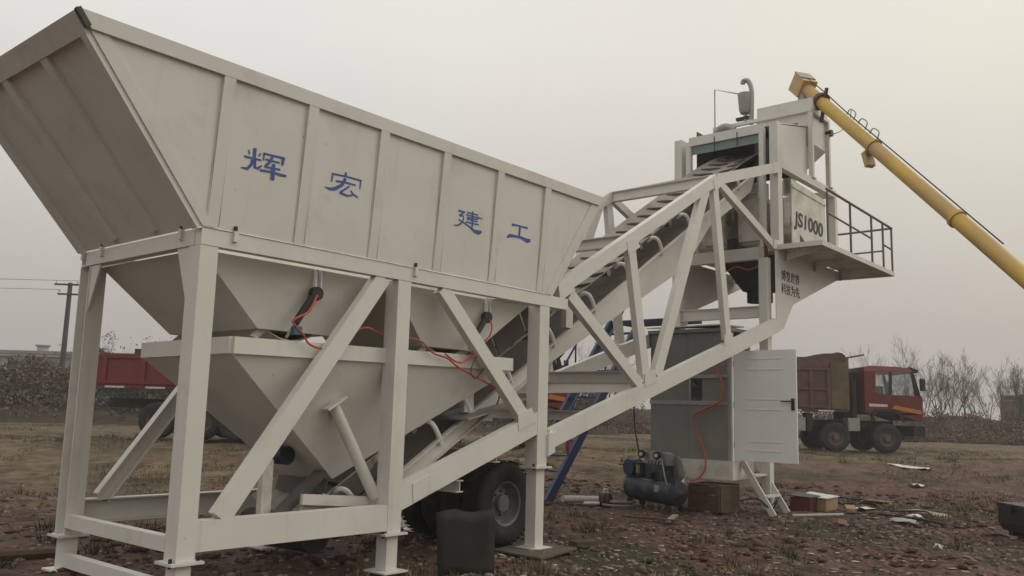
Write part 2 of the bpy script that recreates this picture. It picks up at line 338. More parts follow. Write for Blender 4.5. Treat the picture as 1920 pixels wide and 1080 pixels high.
# ------------------------------------------------------------------ aggregate hopper
hp = thing('aggregate_hopper', 'long cream flared hopper with riveted bays and blue Chinese characters on its side', 'hopper', (0, 0, 2.79))
ZB, ZT, XR0, XR1, XB1, FL = 2.80, 4.10, -1.09, 5.2, 4.32, .09
def sidept(x, z, o=0, far=False):
    y = -FL * (z - ZB) / (ZT - ZB) - o
    return (x, y, z) if not far else (x, WY - y, z)
def edge_x(z, right=False):
    k = (z - ZB) / (ZT - ZB); return XB1 + (XR1 - XB1) * k if right else XR0 * k
ribs = [.08, .88, 1.68, 2.5, 3.31, 4.12]
bays = [(None, ribs[0])] + list(zip(ribs[:-1], ribs[1:])) + [(ribs[-1], None)]
for far in (False, True):
    sy = 1 if far else -1
    for i, (a, b_) in enumerate(bays):
        zt = 4.0
        q0 = edge_x(ZB) if a is None else a; q1 = edge_x(zt) if a is None else a
        r0 = edge_x(ZB, True) if b_ is None else b_; r1 = edge_x(zt, True) if b_ is None else b_
        pts = [sidept(q0 + .0005, ZB, 0, far), sidept(r0 - .0005, ZB, 0, far), sidept(r1 - .0005, zt, 0, far), sidept(q1 + .0005, zt, 0, far)]
        part(hp, 'side_panel', G().plate(pts, (0, -sy * .006, 0)))
    for x in ribs:
        g = G(); lo = [sidept(x - .052, ZB + .005, .0, far), sidept(x + .052, ZB + .005, .0, far), sidept(x + .052, 3.985, .0, far), sidept(x - .052, 3.985, .0, far)]
        up_ = [sidept(x - .046, ZB + .005, .004, far), sidept(x + .046, ZB + .005, .004, far), sidept(x + .05, 3.985, .029, far), sidept(x - .05, 3.985, .029, far)]
        g.add(lo + up_, [(3, 2, 1, 0), (4, 5, 6, 7)] + [(i, (i + 1) % 4, 4 + (i + 1) % 4, 4 + i) for i in range(4)]); part(hp, 'rib', g)
    pts = [sidept(edge_x(3.985) - .002, 3.985, 0, far), sidept(edge_x(3.985, True) + .002, 3.985, 0, far), sidept(XR1 + .02, ZT, 0, far), sidept(XR0 - .02, ZT, 0, far)]
    part(hp, 'rim', G().plate(pts, (0, sy * .031, 0)))
    for right in (False, True):
        s_ = -1 if right else 1
        pts = [sidept(edge_x(ZB, right) - s_ * .004, ZB + .003, .0, far), sidept(edge_x(ZB, right) + s_ * .09, ZB + .003, 0, far), sidept(edge_x(3.984, right) + s_ * .13, 3.984, 0, far), sidept(edge_x(3.984, right) - s_ * .004, 3.984, 0, far)]
        part(hp, 'corner_strip', G().plate(pts, (0, sy * .012, 0)))
def endpt(u, k, right=False, o=0):      # u 0..1 across, k 0..1 up; o outward
    z = ZB + (ZT - ZB) * k; x = edge_x(z, right); y = -FL * k + u * (WY + 2 * FL * k)
    n = V((-1.30, 0, -1.09)).normalized() if not right else V((1.30, 0, -.88)).normalized()
    return V((x, y, z)) + n * o
for right in (False, True):
    n = V((-1.30, 0, -1.09)).normalized() if not right else V((1.30, 0, -.88)).normalized()
    for i in range(3):
        u0, u1 = i / 3 + .0005, (i + 1) / 3 - .0005
        part(hp, 'end_panel', G().plate([endpt(u0, .0, right), endpt(u1, .0, right), endpt(u1, .92, right), endpt(u0, .92, right)], -n * .006))
    for u in (1 / 3, 2 / 3):
        part(hp, 'rib', G().plate([endpt(u - .024, .03, right), endpt(u + .024, .03, right), endpt(u + .024, .905, right), endpt(u - .024, .905, right)], n * .035))
    part(hp, 'rim', G().plate([endpt(-.0, .905, right), endpt(1, .905, right), endpt(1.0, 1.0, right), endpt(-.0, 1.0, right)], n * .04))
    for u in (.018, .982):
        part(hp, 'corner_strip', G().plate([endpt(u - .018, .004, right), endpt(u + .018, .004, right), endpt(u + .018, .904, right), endpt(u - .018, .904, right)], n * .045))
for x in ribs:
    for s_ in (-1, 1): part(hp, 'weld_bead', G().tube([sidept(x + s_ * .055, ZB + .02, .003), sidept(x + s_ * .056, 3.3, .004), sidept(x + s_ * .055, 3.98, .003)], .0045, 5), CREAMD)
part(hp, 'weld_bead', G().tube([(0, -.004, ZB - .004), (2.1, -.006, ZB - .002), (4.3, -.004, ZB - .004)], .007, 5), CREAMD)
part(hp, 'hook_block', G().bar((XR0 - .012, -FL - .02, ZT - .002), (XR0 + .07, -FL - .022, ZT - .11), .035, .04), mat('dark_weathered_steel', (.06, .055, .05), .7))
# two discharge bins under the hopper, each with its gate
for x0, x1, b0, b1 in ((.10, 2.07, .74, 1.50), (2.10, 4.14, 2.66, 3.42)):
    bn = part(hp, 'discharge_bin', G().frus((x0, x1, .18, 1.85, 2.655), (b0, b1, .30, 1.73, 2.10)), CREAM)
    prof = [(math.cos(a) * .36 + (b0 + b1) / 2, 2.32 + math.sin(a) * .30) for a in [math.pi * (1.12 + .76 * k / 8) for k in range(9)]]
    pts = prof + [(x, z + .012) for x, z in prof[::-1]]
    gt = part(bn, 'gate', G().xz(pts, .36, 1.67), CREAM)
    for y in (.37, 1.65):
        part(gt, 'gate_arm', G().xz([(b0 - .02, 2.04), (b0 + .05, 2.02), ((b0 + b1) / 2 + .03, 2.36), ((b0 + b1) / 2 - .03, 2.36)], y - .006, y + .006), CREAM)
# pneumatic cylinders that open the gates
for x, zt_, xe, ze, lab in ((1.22, 2.60, .93, 2.03, 'black air cylinder hung under the hopper near its bare end'), (3.45, 2.62, 3.18, 2.10, 'black air cylinder hung under the hopper near the belt')):
    y = .16
    cy = thing('air_cylinder', lab, 'cylinder', (x, y, zt_))
    part(cy, 'hanger', G().box(x - .035, x - .02, y - .02, y + .02, zt_ - .15, zt_ + .05).box(x + .02, x + .035, y - .02, y + .02, zt_ - .15, zt_ + .05), DOORW)
    part(cy, 'clevis', G().lathe([(0, -.03), (.06, -.03), (.065, 0), (.06, .03), (0, .03)], (x - .01, y, zt_ - .16), 'y', 10), BLACK)
    part(cy, 'barrel', G().cyl((x - .03, y, zt_ - .17), (xe + .08, y, ze + .13), .032, 10), BLACK, True)
    part(cy, 'rod', G().cyl((xe + .08, y, ze + .13), (xe, y, ze), .014, 8), GALV, True)
    part(cy, 'valve', G().box(xe + .02, xe + .10, y - .08, y - .035, ze + .03, ze + .10), mat('valve_blue', (.03, .12, .16), .4))
# blue painted characters on the near side of the hopper (brush strokes, traced as widths along a line)
GLY = {'hui': [[[0.318,3.471,0.008],[0.33,3.442,0.015]],[[0.374,3.492,0.027],[0.376,3.418,0.022]],[[0.428,3.466,0.014],[0.416,3.445,0.009]],[[0.29,3.411,0.015],[0.362,3.414,0.013],[0.439,3.416,0.013]],[[0.367,3.412,0.022],[0.356,3.359,0.021],[0.323,3.319,0.021],[0.268,3.317,0.006]],[[0.385,3.411,0.019],[0.391,3.344,0.021],[0.421,3.345,0.02],[0.452,3.376,0.007]],[[0.461,3.481,0.013],[0.462,3.421,0.009]],[[0.458,3.477,0.012],[0.539,3.479,0.013],[0.647,3.483,0.014]],[[0.645,3.485,0.027],[0.641,3.427,0.018]],[[0.481,3.434,0.012],[0.612,3.436,0.011]],[[0.543,3.477,0.02],[0.529,3.431,0.019],[0.483,3.375,0.018]],[[0.483,3.373,0.013],[0.547,3.376,0.012],[0.624,3.381,0.012]],[[0.443,3.335,0.015],[0.55,3.345,0.013],[0.634,3.34,0.017],[0.686,3.343,0.014]],[[0.559,3.408,0.024],[0.561,3.29,0.033]]],
'hong': [[[1.294,3.51,0.019],[1.296,3.481,0.027]],[[1.155,3.474,0.017],[1.151,3.405,0.013]],[[1.146,3.469,0.013],[1.301,3.479,0.013],[1.469,3.479,0.013]],[[1.468,3.484,0.014],[1.465,3.405,0.01]],[[1.2,3.416,0.015],[1.296,3.425,0.014],[1.412,3.425,0.012]],[[1.294,3.454,0.024],[1.266,3.396,0.026],[1.198,3.348,0.027],[1.144,3.333,0.021],[1.088,3.338,0.005]],[[1.346,3.4,0.013],[1.3,3.364,0.013],[1.253,3.325,0.017]],[[1.251,3.324,0.015],[1.336,3.313,0.014],[1.392,3.331,0.01]],[[1.365,3.365,0.008],[1.399,3.34,0.013],[1.452,3.323,0.01]]],
'jian': [[[2.74,3.457,0.02],[2.824,3.458,0.013]],[[2.827,3.461,0.015],[2.757,3.411,0.017]],[[2.753,3.412,0.013],[2.815,3.416,0.013],[2.82,3.385,0.014],[2.79,3.338,0.017],[2.74,3.307,0.015],[2.69,3.301,0.006]],[[2.748,3.368,0.01],[2.803,3.358,0.011],[2.924,3.321,0.015],[2.993,3.292,0.028],[3.058,3.291,0.04],[3.095,3.303,0.021]],[[2.864,3.463,0.011],[3.022,3.466,0.01],[3.027,3.422,0.01]],[[2.851,3.437,0.01],[3.093,3.441,0.009]],[[2.867,3.415,0.01],[3.025,3.419,0.009]],[[2.868,3.397,0.01],[3.026,3.395,0.009]],[[2.854,3.365,0.011],[3.046,3.369,0.009]],[[2.943,3.483,0.02],[2.953,3.332,0.019]]],
'gong': [[[3.57,3.467,0.025],[3.649,3.474,0.015],[3.829,3.476,0.018]],[[3.704,3.476,0.027],[3.7,3.363,0.026]],[[3.505,3.321,0.016],[3.537,3.343,0.033],[3.629,3.352,0.023],[3.731,3.355,0.024],[3.844,3.337,0.04],[3.891,3.348,0.028]]]}
for key, strokes in GLY.items():
    g = G()
    for si, st in enumerate(strokes):
        P = [V((a, 0, b_)) for a, b_, _ in st]; W_ = [w_ for _, _, w_ in st]; n = len(P)
        vs = []
        for i in range(n):
            d = (P[min(i + 1, n - 1)] - P[max(i - 1, 0)]).normalized(); pr = V((-d.z, 0, d.x))
            ext = -d * W_[0] * .25 if i == 0 else (d * W_[-1] * .25 if i == n - 1 else V((0, 0, 0)))
            for s_ in (1, -1):
                q = P[i] + ext + pr * (s_ * (W_[i] * .56 + .001)); vs.append(sidept(q.x, q.z, .0025 + .0002 * si))
        g.add(vs, [(2 * i, 2 * i + 1, 2 * i + 3, 2 * i + 2) for i in range(n - 1)])
    part(hp, 'painted_character', g, BLUEP)

# ------------------------------------------------------------------ weighing hopper
wh = thing('weighing_hopper', 'cream sloping weigh hopper hung under the lettered hopper above the belt tail', 'hopper', (2.2, 1.0, .8))
def bz(x): return 1.17 + .604 * (x - 2.72)        # belt line
rim = [(.43, .16), (3.86, .16), (3.86, 1.72), (.50, 1.72)]
rz = [2.0, 2.05, 2.05, 2.0]
bot = [(1.85, .60), (3.8, .60), (3.8, 1.36), (1.85, 1.36)]
def brz(x): return bz(x) + .16
tv = [(x, y, z) for (x, y), z in zip(rim, rz)]; tl = [(x, y, z - .135) for x, y, z in tv]; bv = [(x, y, brz(x)) for x, y in bot]
bv[1] = (3.85, .50, 1.88); bv[2] = (3.85, 1.45, 1.88)
for i in range(4):
    j = (i + 1) % 4
    c_ = V((2.3, 1.0, 1.4)); nrm = (V(tl[j]) - V(tl[i])).cross(V(bv[i]) - V(tl[i])).normalized()
    if nrm.dot(V(tl[i]) - c_) < 0: nrm = -nrm
    part(wh, 'hopper_plate', G().plate([tl[i], tl[j], bv[j], bv[i]], -nrm * .006), CREAM)
    ax_ = V((0, -1, 0)) if i == 0 else V((1, 0, 0)) if i == 1 else V((0, 1, 0)) if i == 2 else V((-1, 0, 0))
    part(wh, 'rim_band', G().plate([tv[i], tv[j], tl[j], tl[i]], ax_ * .03), CREAM)
part(wh, 'strut', G().cyl((1.58, .30, 1.48), (2.03, .20, .66), .055, 12), CREAM, True)
part(wh, 'strut_head', G().bar((1.46, .26, 1.44), (1.66, .26, 1.56), .10, .02), CREAM)
part(wh, 'outlet_lip', G().plate([(1.82, .62, .80), (1.82, 1.38, .80), (1.78, 1.38, .66), (1.78, .62, .66)], (-.012, 0, 0)), BELTD)
part(wh, 'vibrator_motor', G().cyl((1.42, .98, 1.02), (1.42, .72, 1.02), .085, 14), mat('motor_navy', (.010, .013, .035), .4), True)
solo('air_hose', G().tube([(1.18, .10, 2.42), (1.13, .09, 2.33), (1.08, .08, 2.26), (.94, .08, 2.18), (.96, .08, 2.13), (1.05, .08, 2.06), (1.11, .08, 1.99), (1.26, .08, 1.96), (1.44, .08, 2.0), (1.62, .1, 2.14), (1.76, .1, 2.19), (2.06, .19, 2.15), (2.4, .1, 2.13), (2.59, .09, 2.02), (2.78, .08, 1.98), (2.97, .08, 1.89), (3.3, .08, 1.79), (3.6, .1, 1.68), (3.75, .25, 1.55)], .0095), HOSE, 'thin orange air hose looping along the rim of the weigh hopper', 'hose', smooth=True, loc=(1.18, .1, 2.0))
solo('air_hose', G().tube([(3.44, .13, 2.44), (3.48, .12, 2.37), (3.45, .12, 2.26), (3.36, .14, 2.18), (3.24, .08, 2.12)], .0095), HOSE, 'short orange air hose hanging from the cylinder near the belt', 'hose', smooth=True, loc=(3.44, .13, 2.2))
solo('air_hose', G().tube([(2.75, .08, 2.02), (2.9, .06, 1.95), (3.05, .08, 1.97), (3.15, .07, 2.06), (3.22, .08, 2.1)], .0095), HOSE, 'curled orange hose below the blue valve on the weigh hopper', 'hose', smooth=True, loc=(2.75, .08, 2.0))
solo('control_wire', G().tube([(3.25, .07, 2.10), (3.16, .05, 2.0), (3.1, .05, 1.86), (3.18, .05, 1.80), (3.3, .06, 1.9), (3.45, .07, 1.98)], .005), BLACK, 'thin black wire looping below the blue valve', 'wire', smooth=True, loc=(3.25, .07, 1.9))

# ------------------------------------------------------------------ chassis truss
ch = thing('trailer_chassis', 'cream inclined trailer truss rising from the hopper legs to the mixer', 'chassis', (2.1, 0, 0))
for (y0, sg) in ((0., 1), (WY, -1)):
    ya, yb = sorted((y0, y0 + sg * .10)); o = .002 * sg
    ya += .003; yb -= .003
    part(ch, 'lower_chord', G().xz([(2.182, .55), (4.149, 1.235), (4.149, 1.475), (2.182, .79)], ya, yb))
    part(ch, 'lower_chord', G().xz([(4.37, 1.065), (10.55, 2.91), (10.85, 3.02), (10.55, 3.16), (4.37, 1.285)], ya, yb))
    part(ch, 'hinge_block', G().xz([(4.321, 1.0), (4.44, 1.04), (4.44, 1.27), (4.321, 1.24)], ya - .03, yb + .03))
    part(ch, 'front_plate', G().xz([(10.55, 3.165), (10.86, 3.03), (11.26, 3.47), (13.54, 4.23), (13.6, 4.37), (10.55, 4.37)], ya + .005, ya + .02))
    part(ch, 'upper_chord', G().bar((4.5, (ya + yb) / 2, 2.88), (8.43, (ya + yb) / 2, 5.08), .10, .165))
    part(ch, 'upper_chord', G().bar((8.46, (ya + yb) / 2, 5.09), (10.68, (ya + yb) / 2, 5.815), .10, .165))
    yc = (ya + yb) / 2
    for p, q, w_ in (((4.73, 2.86), (6.30, 1.86), .15), ((6.04, 3.66), (6.44, 1.88), .17), ((8.1, 4.86), (6.70, 2.0), .19), ((8.38, 4.98), (8.79, 2.66), .17), ((8.55, 5.06), (10.56, 4.40), .13)):
        part(ch, 'truss_brace', G().bar((p[0], yc, p[1]), (q[0], yc, q[1]), .085, w_))
    part(ch, 'tower_post', G().box(10.69, 10.86, y0 if sg > 0 else y0 - .15, y0 + .15 if sg > 0 else y0, 4.39, 6.66))
    part(ch, 'tower_post', G().box(13.40, 13.53, y0 if sg > 0 else y0 - .15, y0 + .15 if sg > 0 else y0, 4.42, 5.845))
    part(ch, 'front_leg', G().box(10.42, 10.58, y0 + sg * .11 if sg > 0 else y0 - .26, y0 + .26 if sg > 0 else y0 - .11, .02, 4.20))
    part(ch, 'top_beam', G().box(10.87, 13.5, y0 + .0 if sg > 0 else y0 - .12, y0 + .12 if sg > 0 else y0, 5.85, 5.99))
for x, z, a_ in ((6.5, 1.96, .30), (8.44, 5.03, .58), (6.05, 3.66, .55), (3.95, 1.40, .35), (2.45, .74, .35), (10.6, 4.42, 0), (8.75, 2.66, .30), (4.62, 2.9, .55), (10.62, 5.78, .3)):
    ca, sa = 1 / math.hypot(1, a_), a_ / math.hypot(1, a_)
    gp = part(ch, 'gusset', G().xz([(x + u * ca - v * sa, z + u * sa + v * ca) for u, v in ((-.16, -.08), (.16, -.08), (.12, .09), (-.12, .09))], -.005, .002))
for x, z, h in ((8.47, 5.085, .17), (6.06, 3.74, .15), (6.5, 1.98, .16), (10.5, 3.28, .2), (4.75, 2.86, .12)):
    part(ch, 'cross_beam', G().hbeam((x, .105, z), (x, WY - .105, z), .10, h))
part(ch, 'cross_beam', G().box(10.62, 10.74, .30, 1.75, 4.22, 4.43)); part(ch, 'cross_beam', G().box(12.9, 13.0, .12, 1.9, 4.2, 4.38))
part(ch, 'cross_beam', G().box(10.95, 11.07, .121, 1.909, 5.86, 5.98)); part(ch, 'cross_beam', G().box(13.35, 13.47, .121, 1.909, 5.86, 5.98))
part(ch, 'side_tie', G().hbeam((4.4, 1.7, 1.75), (8.9, 1.7, 1.95), .10, .17))
part(ch, 'cross_beam', G().hbeam((3.6, .1, 1.0), (3.6, WY - .1, 1.0), .1, .12)); part(ch, 'cross_beam', G().hbeam((3.05, .1, .72), (3.05, WY - .1, .72), .1, .12))
part(ch, 'cross_beam', G().hbeam((5.3, .1, 1.45), (5.3, WY - .1, 1.45), .1, .12))
part(ch, 'axle', G().cyl((4.12, .47, .465), (4.12, WY - .47, .465), .05, 10), DARKC)
part(ch, 'spring_hanger', G().box(4.05, 4.19, .676, .704, .47, 1.2), DARKC); part(ch, 'spring_hanger', G().box(4.05, 4.19, WY - .704, WY - .676, .47, 1.2), DARKC)
TY = [(.245, -.125), (.30, -.145), (.40, -.15), (.435, -.13), (.455, -.09), (.46, 0), (.455, .09), (.435, .13), (.40, .15), (.30, .145), (.245, .125)]
RM = [(.245, -.13), (.225, -.12), (.215, -.05), (.19, -.02), (.10, -.035), (.095, -.09), (.0, -.095)]
for yw, sg in ((.52, -1), (.86, -1), (WY - .52, 1), (WY - .86, 1)):
    wl = part(ch, 'wheel', G().lathe(TY, (4.12, yw, .465), 'y', 40), RUBBER, True, 'black treaded trailer tyre')
    part(wl, 'rim', G().lathe([(r, h * -sg) for r, h in RM] if sg > 0 else RM, (4.12, yw, .465), 'y', 32), mat('dull_rim', (.17, .165, .165), .6, .2, var=.2, scale=9, col2=(.09, .075, .06), c2=(.5, .8), c2scale=6), True)
    if yw in (.52, WY - .52):
        for k in range(8):
            a = k * math.pi / 4
            part(wl, 'wheel_nut', G().cyl((4.12 + .13 * math.cos(a), yw + sg * .05, .465 + .13 * math.sin(a)), (4.12 + .13 * math.cos(a), yw + sg * .015, .465 + .13 * math.sin(a)), .014, 6), BLACK)
        nt_ = 44; g = G()
        for k in range(nt_):
            a = k * 2 * math.pi / nt_; ca, sa = math.cos(a), math.sin(a)
            for (h0, h1) in ((-.125, -.045), (.045, .125)):
                c0 = V((4.12 + .462 * ca, 0, .465 + .462 * sa)); tx = V((-sa, 0, ca)) * .018; nr = V((ca, 0, sa)) * .008
                g.plate([c0 - tx + V((0, yw + h0, 0)), c0 + tx + V((0, yw + h0, 0)), c0 + tx + V((0, yw + h1, 0)), c0 - tx + V((0, yw + h1, 0))], nr)
        part(wl, 'tread_blocks', g, RUBBER)['kind'] = 'stuff'
# lettering on the front plate
def text_mesh(parent, body, size, x, y, z, m, sx=1., tilt=0., name='lettering', bold=0.):
    c = bpy.data.curves.new('t', 'FONT'); c.body = body; c.size = size; c.extrude = .002; c.offset = bold
    o = bpy.data.objects.new('t', c); me_ = bpy.data.meshes.new_from_object(o); bpy.data.objects.remove(o)
    rl = root_loc(parent)
    for v in me_.vertices:
        a, b_ = v.co.x * sx + v.co.y * tilt, v.co.y; d = v.co.z
        v.co = (x + a - rl.x, y - d - rl.y, z + b_ - rl.z)
    me_.materials.clear(); me_.materials.append(m)
    q = bpy.data.objects.new(name, me_); COL.objects.link(q); q.parent = parent; return q
text_mesh(ch, '博览世界', .20, 10.76, .004, 3.86, INK)
text_mesh(ch, '科技为先', .20, 10.76, .004, 3.63, INK)

# ------------------------------------------------------------------ belt conveyor
bc = thing('belt_conveyor', 'long inclined rubber belt conveyor with chevron cleats climbing to the mixer', 'conveyor', (1.6, 1.0, .3))
path = [(1.6, bz(1.6))] + [(x, bz(x)) for x in np.arange(2.0, 10.41, .4)] + [(10.75, 6.0), (11.15, 6.2), (11.55, 6.37), (11.95, 6.5)]
path = [(float(a), float(b_)) for a, b_ in path]
CS = [(.52, .11), (.62, .05), (.76, 0), (1.27, 0), (1.41, .05), (1.51, .11)]
g = G(); vs = []; n = len(CS)
for x, z in path:
    for y, dz in CS: vs.append((x, y, z + dz))
m_ = len(path); top = vs; bots = [(a, b_, c_ - .015) for a, b_, c_ in vs]
fs = [(i * n + j, (i + 1) * n + j, (i + 1) * n + j + 1, i * n + j + 1) for i in range(m_ - 1) for j in range(n - 1)]
K = len(vs)
fs2 = [tuple(K + i for i in f[::-1]) for f in fs]
sides = [(i * n, K + i * n, K + (i + 1) * n, (i + 1) * n) for i in range(m_ - 1)] + [(i * n + n - 1, (i + 1) * n + n - 1, K + (i + 1) * n + n - 1, K + i * n + n - 1) for i in range(m_ - 1)]
belt = part(bc, 'belt', G().add(top + bots, fs + fs2 + sides), BELT)
g = G()
for (x, z), (x2, z2) in zip(path[:-1], path[1:]): g.add([(x, .55, z - .34), (x, 1.48, z - .34), (x2, 1.48, z2 - .34), (x2, .55, z2 - .34)], [(0, 1, 2, 3)])
part(bc, 'return_belt', g, BELT)
sl_ = .604; dl = math.hypot(1, sl_)
def cleat_g(x, z, slope):
    g = G(); d = V((1, 0, slope)).normalized(); nrm = V((-slope, 0, 1)).normalized()
    def pt(u, y, dz): return V((x, y, z + dz)) + d * u
    pr = [(.60, .02, .062), (.76, .085, .004), (.95, .115, .004), (.95, .133, .004), (.76, .105, .004), (.60, .04, .062)]
    for half in (0, 1):
        pp = [pt(u, y if not half else 2.03 - y, dz) for y, u, dz in pr]
        g.plate(pp, nrm * .016)
    return g
x = 1.9; protos = {}
while x < 11.7:
    if x < 10.4: z, s_ = bz(x), .604
    else:
        k = [i for i in range(len(path) - 1) if path[i][0] <= x][-1]; (a, b_), (c_, d_) = path[k], path[k + 1]; s_ = (d_ - b_) / (c_ - a); z = b_ + s_ * (x - a)
    if s_ == .604 and 's' in protos:
        share(belt, 'cleat', protos['s'][0], (x - protos['s'][1], 0, z - protos['s'][2]))
    else:
        o = part(belt, 'cleat', cleat_g(x, z, s_), BELTD)
        if s_ == .604: protos['s'] = (o, x, z)
    x += .31
def tz(x): return .97 + .604 * (x - 2.72)
for y in (.46, 1.54):
    pts = [(2.05, tz(2.05) - .17), (4.6, tz(4.6) - .2), (6.1, tz(6.1) - .36), (8.25, tz(8.25) - .58), (9.05, tz(9.05) - .28), (10.6, tz(10.6) - .3), (10.75, 5.72), (11.9, 6.26), (11.9, 6.34), (10.45, tz(10.45)), (1.9, tz(1.9))]
    part(bc, 'stringer', G().xz(pts, y - .004, y + .004), CREAM)
    g = G(); yo = y - .03 if y < 1 else y + .03
    g.bar((1.95, yo, tz(1.95) - .008), (10.4, yo, tz(10.4) - .008), .055, .014, (0, 0, 1)); part(bc, 'stringer_flange', g, CREAM)
    g = G(); g.bar((2.1, yo, tz(2.1) - .17), (4.6, yo, tz(4.6) - .19), .055, .014, (0, 0, 1)); part(bc, 'stringer_flange', g, CREAM)
idl = None
for x in (1.95, 2.42, 3.0, 3.45, 4.1, 4.9, 5.75, 6.6, 7.45, 8.3, 9.15, 10.0):
    z = tz(x)
    for y, s_ in ((.44, 1), (1.59, -1)):
        pts = [(x + .10, y, z - .02), (x + .04, y - .01 * s_, z + .09), (x - .04, y + .0 * s_, z + .19), (x - .09, y + .05 * s_, z + .215), (x - .10, y + .14 * s_, z + .17)]
        part(bc, 'idler_arm', G().tube(pts, .027, 8), DOORW, True)
    part(bc, 'idler_roller', G().cyl((x, .74, z + .125), (x, 1.29, z + .125), .05, 10), GALV, True)
part(bc, 'tail_pulley', G().cyl((1.62, .5, bz(1.6) - .17), (1.62, 1.53, bz(1.6) - .17), .16, 16), DARKC, True)
part(bc, 'head_pulley', G().cyl((11.92, .5, 6.29), (11.92, 1.53, 6.29), .19, 20), DARKC, True)
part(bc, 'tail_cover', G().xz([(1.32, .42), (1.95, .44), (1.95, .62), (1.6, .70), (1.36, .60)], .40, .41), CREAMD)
part(bc, 'tail_scraper', G().bar((1.12, .45, .50), (1.72, .62, .86), .10, .07), BELTD)
part(bc, 'tail_cable', G().tube([(1.5, .38, .72), (1.75, .36, .62), (1.95, .34, .66), (2.2, .33, .86)], .012), BLACK)
part(bc, 'tail_skid', G().bar((1.35, .38, .665), (2.0, .26, .62), .05, .09), CREAM)
part(bc, 'tail_skid', G().box(1.06, 1.16, .55, .62, .40, 1.0), CREAMD)
for x in (3.42, 5.2): part(bc, 'standoff', G().box(x, x + .14, .42, .5, tz(x) + .06, tz(x) + .45), CREAM)
part(bc, 'grating', G().bar((3.25, .5, 1.38), (4.3, .5, 1.62), .6, .02), GALV)
for k in range(3): part(bc, 'skirt_board', G().bar((3.5 + k * .5, .52, bz(3.5 + k * .5) + .28), (3.97 + k * .5, .52, bz(3.97 + k * .5) + .28), .012, .26), BELTD)

# ------------------------------------------------------------------ mixer tower
mx = thing('concrete_mixer', 'cream twin-shaft mixer block marked JS1000 at the top of the truss', 'mixer', (12, 1, 4.42))
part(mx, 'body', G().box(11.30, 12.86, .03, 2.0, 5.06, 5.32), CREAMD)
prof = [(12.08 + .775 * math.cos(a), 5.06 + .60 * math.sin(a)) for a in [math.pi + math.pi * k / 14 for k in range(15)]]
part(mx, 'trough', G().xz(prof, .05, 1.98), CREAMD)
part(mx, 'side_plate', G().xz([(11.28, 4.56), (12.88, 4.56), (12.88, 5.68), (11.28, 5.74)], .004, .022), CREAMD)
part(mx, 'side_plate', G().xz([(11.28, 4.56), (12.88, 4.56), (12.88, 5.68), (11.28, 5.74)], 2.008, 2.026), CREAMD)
part(mx, 'base_flange', G().box(11.2, 12.95, -.02, 2.05, 4.46, 4.54), CREAM)
part(mx, 'cover', G().box(11.32, 12.84, .06, 1.97, 5.322, 5.36), CREAM)
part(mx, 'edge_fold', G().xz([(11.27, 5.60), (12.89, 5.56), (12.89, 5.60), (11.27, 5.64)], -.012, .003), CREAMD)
text_mesh(mx, 'JS1000', .36, 11.40, .002, 4.93, INK, sx=1.36, tilt=.12, bold=.012)
part(mx, 'vent_slot', G().xz([(11.62, 4.62), (12.0, 4.62), (11.62, 4.78)], -.003, .003), BLACK)
for y in (.16, .30): part(mx, 'stiffener', G().box(11.18, 11.27, y, y + .06, 4.55, 5.72), CREAM)
for y in (.62, 1.30):
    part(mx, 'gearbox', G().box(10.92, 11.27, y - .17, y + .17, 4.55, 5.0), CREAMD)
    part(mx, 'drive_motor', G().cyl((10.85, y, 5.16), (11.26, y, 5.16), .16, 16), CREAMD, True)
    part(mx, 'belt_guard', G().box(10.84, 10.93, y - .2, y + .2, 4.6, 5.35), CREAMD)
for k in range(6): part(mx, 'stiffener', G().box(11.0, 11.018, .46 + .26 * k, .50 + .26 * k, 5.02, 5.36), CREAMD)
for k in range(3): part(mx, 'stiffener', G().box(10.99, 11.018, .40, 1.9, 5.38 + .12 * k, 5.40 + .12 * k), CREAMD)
part(mx, 'oil_hose', G().tube([(10.8, .35, 4.16), (10.8, .6, 4.08), (10.8, .85, 4.15), (10.8, 1.1, 4.07), (10.8, 1.4, 4.14), (10.85, 1.7, 4.2)], .012), HOSE, True)
part(mx, 'junction_box', G().box(10.76, 10.84, .82, 1.0, 4.46, 4.66), BLACK)
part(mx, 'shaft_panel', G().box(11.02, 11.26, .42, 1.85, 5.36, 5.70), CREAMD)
part(mx, 'pipe', G().cyl((10.97, .48, 4.45), (10.97, .48, 5.8), .035, 8), CREAM, True)
part(mx, 'pipe', G().cyl((10.97, 1.7, 4.45), (10.97, 1.7, 5.8), .035, 8), CREAM, True)
part(mx, 'discharge_cone', G().frus((11.55, 12.6, .45, 1.55, 4.44), (11.83, 12.3, .75, 1.22, 3.86)), mat('dark_teal_chute', (.022, .032, .034), .6))
part(mx, 'outlet', G().cyl((12.06, .98, 3.88), (12.06, .98, 3.66), .24, 18), mat('dark_teal_chute', (.022, .032, .034), .6), True)
